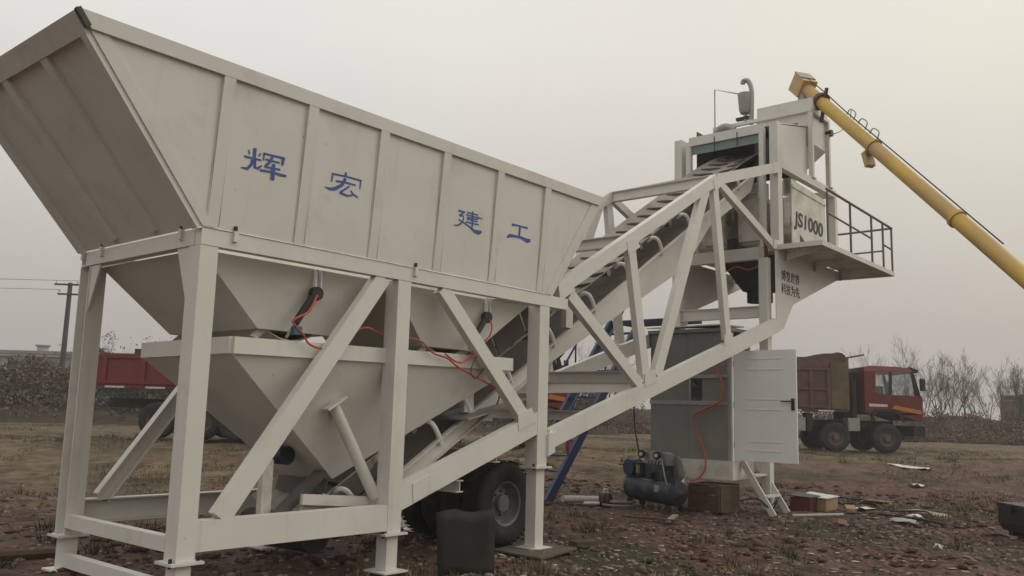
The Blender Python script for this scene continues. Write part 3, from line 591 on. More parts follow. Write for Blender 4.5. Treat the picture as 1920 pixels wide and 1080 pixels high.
# belt-head hood
hd = thing('belt_hood', 'cream sheet hood with a dark opening over the head of the belt', 'hood', (11.5, 1, 6))
part(hd, 'front_sheet', G().box(12.1, 12.12, .2, 1.95, 6.02, 7.05), mat('hood_interior_shade', (.03, .03, .03), .9))  # near-black back sheet: shade inside the hood is put into its colour
part(hd, 'side_sheet', G().box(11.35, 12.1, 1.9, 1.92, 6.02, 7.0), BELTD)
part(hd, 'roof_sheet', G().plate([(11.1, .12, 6.74), (12.3, .12, 7.02), (12.3, 1.94, 7.02), (11.1, 1.94, 6.74)], (0, 0, .02)), CREAM)
part(hd, 'fascia', G().box(11.06, 11.08, .40, 1.93, 6.62, 6.80), CREAM)
part(hd, 'near_sheet', G().xz([(10.87, 5.995), (12.26, 5.995), (12.26, 6.98), (11.1, 6.72), (10.87, 6.66)], .10, .115), CREAM)
for k in range(5): part(hd, 'curtain_strip', G().box(11.30, 11.31, .22 + .1 * k, .30 + .1 * k, 6.02, 6.58), BELTD)
# portal frame over the belt
pf = thing('portal_frame', 'cream goalpost frame with a green sheet standing across the belt', 'frame', (10.75, 1, 6))
part(pf, 'post', G().box(10.70, 10.79, .26, .35, 4.44, 6.50)); part(pf, 'post', G().box(10.70, 10.79, 1.70, 1.79, 5.9, 6.50))
part(pf, 'top_bar', G().box(10.70, 10.79, .26, 1.79, 6.502, 6.585))
part(pf, 'sheet', G().box(10.745, 10.752, .36, 1.69, 6.34, 6.50), TEAL)
for y in (.75, 1.2): part(pf, 'clip', G().box(10.69, 10.699, y, y + .015, 6.33, 6.6), BLACK)
part(pf, 'foot_plate', G().box(10.64, 10.86, 1.66, 1.84, 5.88, 5.899))
# walkway platform
wp = thing('walkway_platform', 'cantilevered walkway with thin grey pipe railing beside the mixer', 'platform', (12.5, 0, 4.4))
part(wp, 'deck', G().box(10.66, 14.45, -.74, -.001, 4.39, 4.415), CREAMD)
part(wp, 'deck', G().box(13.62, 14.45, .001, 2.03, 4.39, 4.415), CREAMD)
part(wp, 'edge_strip', G().box(10.64, 14.47, -.765, -.742, 4.355, 4.44), CREAM)
part(wp, 'edge_strip', G().box(10.635, 10.658, -.74, -.01, 4.355, 4.44), CREAM)
part(wp, 'edge_strip', G().box(14.452, 14.475, -.74, 2.03, 4.355, 4.44), CREAM)
for x in (10.9, 12.2, 13.5): part(wp, 'bracket', G().xz([(x, 4.385), (x + .05, 4.385), (x + .05, 4.2), (x, 4.2)], -.04, -.001).yz([(-.72, 4.388), (-.02, 4.388), (-.02, 4.2), (-.72, 4.36)], x, x + .02), CREAMD)
for x in (10.95, 12.06, 13.2, 13.86, 14.4):
    part(wp, 'rail_post', G().cyl((x, -.745, 4.40), (x, -.745, 5.33), .021, 8), RAILG, True)
part(wp, 'top_rail', G().cyl((10.93, -.745, 5.37), (14.43, -.745, 5.32), .024, 8), RAILG, True)
part(wp, 'mid_rail', G().cyl((10.95, -.745, 4.96), (13.2, -.745, 4.90), .018, 8), RAILG, True)
part(wp, 'mid_rail', G().cyl((13.86, -.745, 4.90), (14.4, -.745, 4.88), .018, 8), RAILG, True)
part(wp, 'top_rail', G().cyl((14.42, -.745, 5.32), (14.42, .5, 5.31), .022, 8), RAILG, True)
part(wp, 'mid_rail', G().cyl((14.42, -.55, 4.88), (14.42, .5, 4.87), .018, 8), RAILG, True)
part(wp, 'rail_post', G().cyl((14.42, .5, 4.40), (14.42, .5, 5.32), .021, 8), RAILG, True)
# cement hopper on top
ce = thing('cement_weigh_hopper', 'cream cement hopper on four posts above the mixer below the yellow screw', 'hopper', (12.7, .5, 6))
part(ce, 'bin', G().box(12.33, 13.15, .06, 1.12, 6.72, 7.36), CREAM)
part(ce, 'taper', G().frus((12.33, 13.15, .06, 1.12, 6.718), (12.5, 12.95, .42, .85, 6.32)), CREAM)
part(ce, 'outlet', G().cyl((12.72, .63, 6.32), (12.72, .63, 5.84), .13, 14), CREAMD, True)
part(ce, 'top_box', G().box(12.36, 13.1, .0, 1.12, 7.37, 7.60), CREAM)
for x in (12.28, 13.14):
    for y in (-.01, WY - .07): 
        part(ce, 'post', G().box(x, x + .08, y, y + .08, 6.0, 7.30)); part(ce, 'foot_plate', G().box(x - .05, x + .13, y - .02, y + .10, 5.992, 6.008))
part(ce, 'top_frame', G().box(12.27, 12.35, -.01, WY + .01, 7.302, 7.366)); part(ce, 'top_frame', G().box(13.13, 13.21, -.01, WY + .01, 7.302, 7.366))
part(ce, 'top_frame', G().box(12.352, 13.128, -.012, .05, 7.304, 7.364)); part(ce, 'cross_rail', G().box(12.29, 12.33, .1, 1.9, 7.0, 7.05))
part(ce, 'vibrator', G().cyl((13.2, -.06, 7.1), (13.2, .16, 7.1), .07, 10), BLACK, True)
# additive tank with its pipe
at = thing('additive_tank', 'small grey cone-bottomed dosing tank with thin bent pipe on the tower top', 'tank', (12.34, 1.36, 7.3))
part(at, 'tank', G().lathe([(0, 7.96 - 7.3), (.15, 7.96 - 7.3), (.15, 7.94 - 7.3), (.125, 7.62 - 7.3), (.10, 7.55 - 7.3), (.0, 7.52 - 7.3)], (12.34, 1.36, 7.3), 'z', 18), GALV, True)
part(at, 'mast', G().tube([(12.34, 1.24, 7.3), (12.34, 1.22, 7.9), (12.34, 1.24, 8.1), (12.34, 1.30, 8.22), (12.34, 1.39, 8.24), (12.34, 1.41, 8.18)], .05, 8), GALV, True)
part(at, 'pipe', G().tube([(12.34, 2.03, 6.9), (12.34, 2.03, 8.2), (12.34, 1.45, 7.97)], .015, 6, False), GALV)
part(at, 'valve', G().box(12.3, 12.38, 1.28, 1.55, 7.42, 7.48), BLACK)
part(at, 'drain', G().cyl((12.34, 1.36, 7.37), (12.34, 1.36, 7.54), .04, 8), GALV, True)
solo('vent_pipe', G().tube([(12.2, 2.0, 6.6), (12.2, 1.98, 7.05), (12.2, 1.88, 7.25), (12.2, 1.72, 7.30), (12.25, 1.55, 7.22)], .075, 12), GALV, 'fat grey elbow pipe curving up behind the belt hood', 'pipe', smooth=True, loc=(12.2, 2, 6.6))
# screw conveyor
sw = thing('screw_conveyor', 'long yellow screw conveyor tube slanting down from the tower top', 'conveyor', (12.8, .3, 7.6))
A = V((12.82, .32, 8.0)); B_ = V((10.19, -3.72, 3.51)); D = (B_ - A).normalized(); E_ = A + D * 10.2
u_ = D.cross(V((0, 0, 1))).normalized(); n_ = u_.cross(D).normalized()
part(sw, 'tube', G().cyl(A, A + D * 5.0, .118, 24), YELL, True)
part(sw, 'tube', G().cyl(A + D * 5.06, E_, .122, 24), YELL, True)
part(sw, 'flange', G().cyl(A + D * 2.58, A + D * 2.63, .148, 24), YELL, True)
part(sw, 'flange', G().cyl(A + D * 5.0, A + D * 5.06, .146, 24), YELL, True)
part(sw, 'bearing_hanger', G().bar(A + D * 2.5 - n_ * .16, A + D * 2.75 - n_ * .30, .16, .10), YELL)
part(sw, 'head_box', G().bar(A - D * .28, A + D * .10, .32, .36, n_), YELL)
part(sw, 'head_cap', G().bar(A - D * .30 + n_ * .19, A - D * .02 + n_ * .19, .34, .02, n_), GALV)
part(sw, 'outlet', G().cyl(A - D * .05 - V((0, 0, .1)), A - D * .05 - V((0, 0, .40)), .12, 14), GALV, True)
part(sw, 'clamp', G().cyl(A + D * .62, A + D * .70, .17, 16), BEDB, True)
part(sw, 'clamp_post', G().bar(A + D * .66 + n_ * .28, A + D * .66 - V((0, 0, .42)), .05, .05), BEDB)
for d in (1.55, 1.95, 2.35):
    b0 = A + D * d + n_ * .14
    part(sw, 'lifting_loop', G().tube([b0, b0 + n_ * .10 + D * .02, b0 + n_ * .13 + D * .10, b0 + n_ * .12 + D * .22, b0 + D * .24], .011, 6), GALV, True)
part(sw, 'cable', G().tube([A + n_ * .17 - D * .2, A + n_ * .19 + D * .6, A + n_ * .165 + D * 1.5, A + n_ * .17 + D * 3, A + n_ * .17 + D * 4.2, A + n_ * .17 + D * 6], .012, 6), BLACK, True)
part(sw, 'end_support', G().cyl(E_ - D * .3, V((E_.x, E_.y, 0)) - V((D.x, D.y, 0)) * .3, .05, 8), GALV)
solo('rope', G().tube([(12.95, -.02, 7.0), (12.7, -.35, 6.92), (12.5, -.62, 7.0), (12.42, -.7, 7.2)], .008), GALV, 'thin rope hanging between the yellow screw and the tower post', 'rope', loc=(12.9, 0, 7), smooth=True)
# ------------------------------------------------------------------ control cabin
cb = thing('control_cabin', 'grey panelled control cabin with open white door under the mixer truss', 'cabin', (10.3, 1.1, .5))
CX0, CX1, CY0, CY1, CZ0, CZ1 = 9.66, 10.40, .42, 1.92, .80, 2.88
part(cb, 'base', G().box(CX0 - .05, CX1, CY0 - .05, CY1 + .05, .50, .796), CREAMD)
for i in range(2):
    yA = CY0 + .05 + i * .72
    part(cb, 'wall_panel', G().box(CX0, CX0 + .04, yA, yA + .715, .80, 1.68), GREYP)
    part(cb, 'wall_panel', G().box(CX0, CX0 + .04, yA, yA + .715, 2.18, CZ1), GREYP)
part(cb, 'window_frame', G().box(CX0 - .012, CX0 + .045, CY0 + .05, CY1 - .0, 1.682, 1.75), GALV)
part(cb, 'window_frame', G().box(CX0 - .012, CX0 + .045, CY0 + .05, CY1 - .0, 2.12, 2.178), GALV)
part(cb, 'window_shutter', G().box(CX0 + .006, CX0 + .02, CY0 + .05, .93, 1.752, 2.118), GREYP); part(cb, 'window_pane', G().box(CX0 + .012, CX0 + .02, .932, 1.13, 1.752, 2.118), GLASSD); part(cb, 'window_shutter', G().box(CX0 + .008, CX0 + .02, 1.17, CY1, 1.752, 2.118), GREYP)
part(cb, 'window_mullion', G().box(CX0 - .01, CX0 + .04, 1.132, 1.168, 1.752, 2.118), GALV)
part(cb, 'corner_post', G().box(CX0 - .006, CX0 + .05, CY0 - .006, CY0 + .048, .80, CZ1), GALV)
part(cb, 'back_wall', G().box(CX1 - .04, CX1, CY0 + .05, CY1, .80, CZ1), GREYP)
part(cb, 'far_wall', G().box(CX0 + .042, CX1 - .042, CY1 - .04, CY1, .80, CZ1), GREYP)
part(cb, 'door_jamb', G().box(CX0 + .05, CX0 + .12, CY0, CY0 + .05, .80, CZ1), DOORW); part(cb, 'door_jamb', G().box(CX1 - .12, CX1 - .0, CY0, CY0 + .048, .80, CZ1), GREYP)
part(cb, 'roof', G().box(CX0 - .05, CX1 + .04, CY0 - .04, CY1 + .02, CZ1 + .002, CZ1 + .06), GREYP)
part(cb, 'roof_tarp', G().plate([(CX0 - .08, CY0 + .1, CZ1 + .10), (CX1, CY0 + .1, CZ1 + .13), (CX1, CY1, CZ1 + .18), (CX0 - .08, CY1 + .03, CZ1 + .09)], (0, 0, .02)), WHITEM)
dr = part(cb, 'door', G().box(9.665, 9.70, -.67, .36, .815, 2.555), DOORW)
for z in (2.42, 2.25, 1.78, 1.62, 1.12, .98):
    part(dr, 'door_groove', G().box(9.659, 9.6655, -.44, .12, z - .006, z + .006), DOORW)
part(dr, 'handle', G().box(9.645, 9.66, -.64, -.59, 1.62, 1.80).box(9.62, 9.645, -.625, -.605, 1.745, 1.765).box(9.615, 9.63, -.62, -.44, 1.745, 1.765), BLACK)
for z in (1.05, 1.7, 2.35): part(dr, 'hinge', G().cyl((9.69, .37, z - .05), (9.69, .37, z + .05), .014, 8), GALV)
solo('air_hose', G().tube([(9.60, .66, 2.27), (9.58, .54, 2.06), (9.58, .55, 1.76), (9.58, .86, 1.6), (9.58, 1.05, 1.48), (9.58, .97, 1.15), (9.56, .83, .9), (9.5, .8, .65), (9.46, .91, .50), (9.3, .95, .46)], .016), HOSE, 'red air hose hanging down the grey cabin wall to the compressor', 'hose', smooth=True, loc=(9.5, .8, .5))
solo('air_hose', G().tube([(10.35, .9, 3.25), (10.2, .8, 3.0), (10.0, .75, 2.9), (9.62, .68, 2.55), (9.60, .66, 2.32)], .013), HOSE, 'red air hose draped over the cabin roof edge', 'hose', smooth=True, loc=(10.3, .9, 3))
solo('power_cable', G().tube([(9.28, 2.1, 2.0), (9.3, 2.02, 1.63), (9.3, 2.0, 1.29), (9.3, 1.91, .86), (9.32, 1.88, .62)], .013), BLACK, 'black cable hanging past the corner of the cabin to the compressor', 'cable', smooth=True, loc=(9.3, 2, .6))
solo('hanging_hose', G().tube([(10.58, .22, 4.56), (10.55, .17, 4.24), (10.55, .23, 3.69), (10.55, .28, 3.3), (10.57, .24, 3.05)], .028), mat('dark_red_hose', (.12, .02, .015), .5), 'thick dark red hose hanging below the mixer beside the lettered plate', 'hose', smooth=True, loc=(10.55, .2, 3))
ld = thing('step_ladder', 'short cream steel ladder leaning from the ground to the cabin door sill', 'ladder', (10.5, 0, 0))
for x in (10.02, 10.55):
    part(ld, 'side_rail', G().chan((x, -.02 - .1, gh(x, -.1) + .01), (x - .12, .35, .80), .03, .10, (0, -1, .4)), CREAM)
for k in (.32, .72): part(ld, 'rung', G().bar((10.04 - .12 * k, -.12 + .47 * k, .8 * k), (10.53 - .12 * k, -.12 + .47 * k, .8 * k), .14, .03), CREAM)
# ------------------------------------------------------------------ blue stairs on the far side
st = thing('blue_stairs', 'steep blue steel stairs rising behind the truss', 'stairs', (8.2, 3.2, 0))
for y in (2.95, 3.62):
    part(st, 'stringer', G().bar((8.15, y, 0.02), (11.0, y, 3.30), .06, .17), BLUES)
    part(st, 'handrail', G().cyl((8.5, y, 1.25), (11.0, y, 4.15), .02, 8), BLUES)
    for x in (8.7, 9.8, 10.9): part(st, 'rail_post', G().cyl((x, y, (x - 8.15) * 1.15), (x, y, (x - 8.15) * 1.15 + .92), .017, 6), BLUES)
for k in range(12):
    x = 8.35 + .22 * k; z = .25 + .253 * k
    part(st, 'tread', G().box(x - .09, x + .11, 2.985, 3.585, z, z + .025), BLUES)
part(st, 'landing', G().box(11.0, 11.8, 2.06, 3.65, 3.28, 3.33), BLUES)
# ------------------------------------------------------------------ compressor
cp = thing('air_compressor', 'navy twin-head air compressor lying by the cabin wall', 'compressor', (9.2, 1.3, 0))
a0, a1 = V((9.28, 2.10, .31)), V((8.80, .80, .29)); dd = (a1 - a0).normalized(); sd = dd.cross(V((0, 0, 1)))
pr = []
g = G(); L_ = (a1 - a0).length
for k in range(12):
    s_ = k / 11; e_ = min(s_, 1 - s_) * L_; r = .195 * math.sqrt(max(0, 1 - max(0, 1 - e_ / .1) ** 2)) + .005; pr.append((r, a0 + dd * (s_ * L_)))
n = 18; vs = []
for r, c_ in pr: vs += [c_ + (sd * math.cos(6.2832 * k / n) + V((0, 0, 1)) * math.sin(6.2832 * k / n)) * r for k in range(n)]
g.add(vs, [(i * n + k, i * n + (k + 1) % n, (i + 1) * n + (k + 1) % n, (i + 1) * n + k) for i in range(len(pr) - 1) for k in range(n)])
part(cp, 'air_tank', g, NAVY, True)
def cpt(s_, o, z): return a0 + dd * (s_ * L_) + sd * o + V((0, 0, z))
mo = part(cp, 'motor', G().cyl(cpt(.12, -.1, .32), cpt(.12, .14, .32), .14, 16), mat('motor_blue', (.014, .034, .07), .5, var=.3, scale=12, col2=(.06, .065, .065), c2=(.5, .8), c2scale=9), True)
part(cp, 'filter_housing', G().cyl(cpt(.30, .06, .20), cpt(.30, .06, .42), .085, 14), BLACK, True); part(cp, 'badge', G().cyl(cpt(.30, .09, .25), cpt(.30, .09, .38), .062, 14), OLIVE, True)
part(cp, 'mount_deck', G().bar(cpt(.05, 0, .165), cpt(.85, 0, .165), .22, .02), NAVY)
part(cp, 'crankcase', G().bar(cpt(.42, 0, .30), cpt(.74, 0, .30), .22, .24), NAVY)
for q_ in range(5): part(cp, 'cooling_fin', G().bar(cpt(.44 + .06 * q_, -.02, .43 + .004 * q_), cpt(.46 + .06 * q_, -.02, .43), .24, .10), GALV)
part(cp, 'pressure_switch', G().bar(cpt(.52, .16, .24), cpt(.60, .16, .24), .06, .10), BLACK)
part(cp, 'wrap_film', G().plate([cpt(.02, .17, .02), cpt(.55, .175, .0), cpt(.6, .12, .17), cpt(.04, .10, .16)], (0, 0, .004)), mat('cloudy_film', (.10, .11, .115), .35, var=.4, scale=14))
for s_, t_ in ((.38, -.05), (.66, .05)):
    part(cp, 'cylinder_head', G().bar(cpt(s_ + .04, -.02, .42), cpt(s_ + .04 + t_ * .5, -.02, .60), .16, .15), GALV)
    f_ = part(cp, 'intake_filter', G().lathe([(0, -.02), (.062, -.02), (.07, 0), (.062, .03), (0, .03)], cpt(s_, .14, .56), 'x', 16), BLACK, True)
    part(f_, 'filter_cap', G().lathe([(0, -.035), (.028, -.035), (.03, -.02)], cpt(s_, .14, .56), 'x', 12), WHITEM, True)
part(cp, 'flywheel', G().cyl(cpt(.78, -.14, .36), cpt(.78, -.1, .36), .2, 20), GALV, True)
part(cp, 'belt_guard', G().bar(cpt(.62, .1, .30), cpt(.92, .1, .12), .02, .18), BLACK)
part(cp, 'copper_pipe', G().tube([cpt(.7, .08, .5), cpt(.78, .14, .36), cpt(.82, .15, .22), cpt(.86, .14, .10)], .012), GALV)
part(cp, 'gauge', G().box(cpt(.7, .17, 0).x - .04, cpt(.7, .17, 0).x, cpt(.7, .17, 0).y - .05, cpt(.7, .17, 0).y + .04, .30, .40), GALV)
for s_ in (.15, .85):
    for o in (-.13, .13): part(cp, 'wheel', G().cyl(cpt(s_, o - .02, -.23), cpt(s_, o + .02, -.23), .065, 12), RUBBER, True)

# ------------------------------------------------------------------ dump trucks (local x forward, built at the origin)
def make_truck(name, label, paint, bedm, tarp=None, endm=None, bh=2.95, axles=(2.72, .92, -2.35, -3.7)):
    t_ = thing(name, label, 'truck')
    # chassis
    part(t_, 'chassis', G().box(-4.4, 3.2, -.55, -.35, .85, 1.12).box(-4.4, 3.2, .35, .55, .85, 1.12).box(-4.2, 2.4, -.33, .33, .88, 1.0), DARKC)
    # bed
    bed = part(t_, 'bed', G().box(-4.5, 1.35, -1.22, 1.22, 1.40, 1.50), bedm)
    for y in (-1.22, 1.16):
        wl = part(bed, 'side_wall', G().box(-4.5, 1.30, y, y + .06, 1.503, bh), bedm)
    for s_ in (-1, 1):
        for x in (-4.4, -3.3, -2.2, -1.1, 0, .62): part(bed, 'bed_rib', G().box(x, x + .12, s_ * 1.222 if s_ > 0 else -1.29, 1.29 if s_ > 0 else -1.222, 1.503, bh - .01), bedm)
        for z in ((1.52, 2.14, 2.84) if bh > 2.5 else (1.52, bh - .12)): part(bed, 'bed_rail', G().box(-4.5, .74, s_ * 1.225 if s_ > 0 else -1.275, 1.275 if s_ > 0 else -1.225, z, z + .10), bedm)
        if bh > 2.5: part(bed, 'upper_board', G().box(-4.5, .9, 1.17 if s_ > 0 else -1.20, 1.20 if s_ > 0 else -1.17, 2.952, 3.30), bedm)
        for k in range(5): part(bed, 'reflector', G().box(-4.3 + 1.15 * k, -3.75 + 1.15 * k, s_ * 1.223 if s_ > 0 else -1.24, 1.24 if s_ > 0 else -1.223, 1.40, 1.455), WHITEM)
    part(bed, 'front_wall', G().box(1.30, 1.40, -1.25, 1.25, 1.45, bh + .4), endm or bedm)
    for y0, y1 in ((-1.27, -1.223), (1.223, 1.27)): part(bed, 'corner_wall', G().box(.76, 1.30, y0, y1, 1.503, bh + .25), endm or bedm)
    if bh > 2.5: part(bed, 'cab_guard', G().plate([(1.40, -1.2, 3.28), (1.98, -1.2, 3.40), (1.98, 1.2, 3.40), (1.40, 1.2, 3.28)], (0, 0, .06)), endm or bedm)
    part(bed, 'tail_gate', G().box(-4.58, -4.502, -1.2, 1.2, 1.45, bh - .05), bedm)
    if tarp:
        g = G()
        if tarp == 'roll': g.xz([(-.1, 3.1), (.05, 3.34), (.3, 3.40), (.55, 3.44), (.85, 3.45), (1.05, 3.50), (1.2, 3.47), (1.32, 3.38), (1.29, 3.1)], -1.19, 1.19)
        else: g.box(-3.6, 1.2, -1.1, 1.1, bh + .005, bh + .16)
        part(bed, 'tarpaulin', g, GREENT if tarp != 'roll' else BEDB, True)
    part(t_, 'hoist', G().box(1.46, 1.85, -.5, .5, 1.13, bh - .05), DARKC)
    part(t_, 'exhaust_stack', G().cyl((1.62, -1.05, 1.2), (1.62, -1.05, 2.6), .09, 10), DARKC)
    part(t_, 'fuel_tank', G().box(-1.15, -.15, -1.2, -.6, .72, 1.18), GALV); part(t_, 'battery_box', G().box(1.35, 1.75, -1.22, -.7, .75, 1.2), GALV)
    part(t_, 'mud_guard', G().box(-.1, .1, -1.2, -.75, .7, 1.35), DARKC)
    # cab
    cabn = part(t_, 'cab', G().box(1.98, 3.86, -1.2, 1.2, 1.35, 1.42), DARKC)
    low = [(1.98, 1.40), (2.18, 1.40), (2.30, 1.52), (3.10, 1.52), (3.28, 1.30), (3.93, 1.12), (3.95, 2.02), (1.98, 2.06)]
    for y0, y1 in ((-1.2, -1.16), (1.16, 1.2)):
        part(cabn, 'side_panel', G().xz(low, y0, y1), paint)
        part(cabn, 'rear_pillar', G().xz([(1.98, 2.061), (2.36, 2.06), (2.36, 2.86), (1.98, 2.86)], y0, y1), paint)
        part(cabn, 'mid_pillar', G().xz([(2.82, 2.055), (2.92, 2.054), (2.94, 2.86), (2.84, 2.86)], y0, y1), BLACK)
        part(cabn, 'front_pillar', G().xz([(3.72, 2.03), (3.94, 2.021), (3.70, 2.86), (3.60, 2.86)], y0, y1), DARKC)
        part(cabn, 'window_glass', G().xz([(2.93, 2.06), (3.71, 2.04), (3.6, 2.85), (2.945, 2.85)], y0 + .017, y0 + .021), mat('tinted_glass', (.02, .022, .025), .05, spec=.6) if False else GLASST)
        part(cabn, 'window_glass', G().xz([(2.365, 2.065), (2.815, 2.06), (2.835, 2.85), (2.365, 2.85)], y0 + .017, y0 + .021), GLASST)
        part(cabn, 'stripe', G().xz([(2.9, 1.56), (3.93, 1.38), (3.93, 1.52), (3.0, 1.68)], y0 - .004 if y0 < 0 else y1 + .001, y0 - .001 if y0 < 0 else y1 + .004), ORANGE)
        part(cabn, 'vent_stripe', G().xz([(2.1, 1.62), (2.75, 1.62), (2.75, 1.70), (2.1, 1.72)], y0 - .004 if y0 < 0 else y1 + .001, y0 - .001 if y0 < 0 else y1 + .004), WHITEM)
        part(cabn, 'mirror', G().box(3.86, 4.0, y0 - .22 if y0 < 0 else y1 + .08, y0 - .08 if y0 < 0 else y1 + .22, 2.2, 2.62), BLACK)
        part(cabn, 'door_handle', G().box(2.98, 3.14, y0 - .02 if y0 < 0 else y1, y0 if y0 < 0 else y1 + .02, 1.88, 1.92), BLACK)
        part(cabn, 'door_seam', G().xz([(2.88, 1.55), (2.895, 1.55), (2.895, 2.05), (2.88, 2.05)], y0 - .003 if y0 < 0 else y1, y0 if y0 < 0 else y1 + .003), BLACK)
        part(cabn, 'wheel_arch', G().xz([(2.1, 1.1), (2.25, 1.42), (2.4, 1.54), (3.0, 1.54), (3.2, 1.38), (3.32, 1.1), (3.25, 1.1), (3.12, 1.33), (2.96, 1.45), (2.44, 1.45), (2.3, 1.36), (2.17, 1.1)], y0 - .04 if y0 < 0 else y1, y0 if y0 < 0 else y1 + .04), DARKC)
    part(cabn, 'roof', G().plate([(1.96, -1.2, 2.862), (3.70, -1.2, 2.862), (3.60, -1.15, 2.98), (3.2, -1.12, 3.04), (2.2, -1.12, 3.06), (1.98, -1.15, 3.0)], (0, 2.4, 0)), paint)
    part(cabn, 'sun_visor', G().plate([(3.55, -1.15, 2.98), (3.88, -1.15, 2.84), (3.90, -1.15, 2.94), (3.6, -1.15, 3.04)], (0, 2.3, 0)), DARKC)
    part(cabn, 'rear_wall', G().box(1.96, 1.979, -1.19, 1.19, 1.4, 2.86), paint)
    part(cabn, 'front_panel', G().box(3.94, 3.99, -1.2, 1.2, 1.15, 2.0), paint)
    part(cabn, 'windscreen', G().plate([(3.95, -1.12, 2.03), (3.95, 1.12, 2.03), (3.70, 1.1, 2.85), (3.70, -1.1, 2.85)], (.008, 0, .003)), GLASST)
    part(cabn, 'seat', G().box(2.3, 2.75, -.9, -.3, 1.45, 2.35), DARKC); part(cabn, 'seat', G().box(2.3, 2.75, .3, .9, 1.45, 2.35), DARKC)
    bmp = part(t_, 'bumper', G().box(3.62, 4.02, -1.23, 1.23, .62, .98), DARKC)
    for y in (-.95, .95): part(bmp, 'headlight', G().box(4.02, 4.04, y - .2, y + .2, .8, 1.02), WHITEM)
    part(t_, 'step', G().box(3.3, 3.6, -1.22, -1.0, .5, .62), DARKC)
    for x in axles:
        for s_ in (-1, 1):
            wl = part(t_, 'wheel', G().lathe([(r * 1.14, h * 1.05) for r, h in TY], (x, s_ * 1.03, .525), 'y', 24), RUBBER, True)
            part(wl, 'rim', G().lathe([(r * 1.14, h * (1.05 if s_ < 0 else -1.05)) for r, h in RM], (x, s_ * 1.03, .525), 'y', 20), mat('dusty_rim', (.13, .09, .08), .7, var=.2), True)
            part(wl, 'hub', G().cyl((x, s_ * 1.03, .525), (x, s_ * 1.21, .525), .10, 10), mat('dusty_rim', (.13, .09, .08), .7, var=.2))
    return t_
gl = bpy.data.materials.new('cab_glass'); gl.use_nodes = True; q = gl.node_tree; q.nodes.clear()
o_ = q.nodes.new('ShaderNodeOutputMaterial'); mxs = q.nodes.new('ShaderNodeMixShader'); tr = q.nodes.new('ShaderNodeBsdfTransparent'); tr.inputs[0].default_value = (.9, .91, .91, 1)
gs = q.nodes.new('ShaderNodeBsdfGlossy'); gs.inputs['Roughness'].default_value = .05; mxs.inputs[0].default_value = .09
q.links.new(tr.outputs[0], mxs.inputs[1]); q.links.new(gs.outputs[0], mxs.inputs[2]); q.links.new(mxs.outputs[0], o_.inputs[0])
GLASST = gl
def place(o, x, y, ang, z=None):
    o.location = (x, y, gh(x, y) + .0 if z is None else z); o.rotation_euler = (0, 0, ang)
ANG = math.atan2(-.7639, .6448)
t1 = make_truck('dump_truck', 'maroon dump truck with brown bed parked beyond the white door', MAROON, BEDB, 'roll', MUDY, 2.88)
place(t1, 28.82 - 2.72 * math.cos(ANG) + .76, 3.92 - 2.72 * math.sin(ANG) + .68, ANG, .43)
t2 = make_truck('dump_truck', 'red dump truck with green tarp parked behind the hopper legs', REDT, REDT, 'flat', None, 2.36, (2.72, -.55, -1.52, -2.8))
place(t2, 9.2 + 3.0 * math.cos(ANG) + .6, 17.6 - 3.0 * .7639 + .9, ANG, .48)
t3 = copy_tree(t2); t3['label'] = 'bright red truck seen between the blue stair stringers'; place(t3, 16.2, 13.6, ANG, .47)
t4 = copy_tree(t1); t4['label'] = 'faded red truck standing on the far bank beyond the dry brush'; place(t4, 70.5, 3.8, ANG, .46)

# ------------------------------------------------------------------ yard clutter
g = G(); nu, nv = 7, 7; p0, p1 = V((2.44, -.22, 0)), V((3.00, -.45, 0)); tn = (p1 - p0).normalized(); nn = V((-tn.y, tn.x, 0)); vs = []
for iv in range(nv):
    for iu in range(nu):
        u, v = iu / (nu - 1), iv / (nv - 1); q_ = p0.lerp(p1, u * (.94 + .06 * v) + .03 * (1 - v)) + nn * (.06 * v + .02 * math.sin(u * 3.1) * (1 - .5 * v))
        vs.append((q_.x, q_.y, gh(q_.x, q_.y) - .01 + (.60 + .012 * u) * v))
g.add(vs, [(i * nu + j, i * nu + j + 1, (i + 1) * nu + j + 1, (i + 1) * nu + j) for i in range(nv - 1) for j in range(nu - 1)])
fo = solo('rubber_flap', g, mat('black_flap_rubber', (.013, .012, .011), .75, var=.3, scale=3, col2=(.03, .024, .02), c2=(.5, .8), c2scale=3), 'black rubber flap standing upright in front of the trailer tyre', 'flap', loc=(2.65, -.3, 0), smooth=True)
md = fo.modifiers.new('thick', 'SOLIDIFY'); md.thickness = .012
solo('footing_plate', G().plate([(3.72, -.42, 0), (4.58, -.25, 0), (4.62, .38, 0), (3.80, .30, 0)], (0, 0, .02)), mat('muddy_plate', (.10, .085, .06), .85, var=.3, scale=6), 'muddy steel plate under the post foot next to the trailer tyre', 'plate', loc=(4.1, 0, 0))
solo('footing_plate', G().plate([(4.2, 2.1, .0), (5.3, 2.2, .0), (5.2, 2.95, .0), (4.1, 2.8, .0)], (0, 0, .03)), mat('pale_plate', (.22, .21, .18), .85, var=.2, scale=6), 'pale board lying on the ground behind the trailer axle', 'board', loc=(4.7, 2.5, 0))
solo('scrap_plank', G().bar((4.62, -.16, .05), (4.95, -.22, .04), .14, .05), WOOD, 'short rotten plank beside the muddy footing plate', 'plank', loc=(4.7, -.2, 0))
ge = thing('equipment_case', 'black moulded equipment case lying on the stony ground', 'case', (9.6, -3.6, 0))
c0, c1 = V((10.42, -3.20, 0)), V((9.25, -4.15, 0)); zb = .06
dx = (c1 - c0).normalized(); dy = V((dx.y, -dx.x, 0))
if dy.x < 0: dy = -dy
def cs(a, b_, z): return c0 + dx * a + dy * b_ + V((0, 0, z))
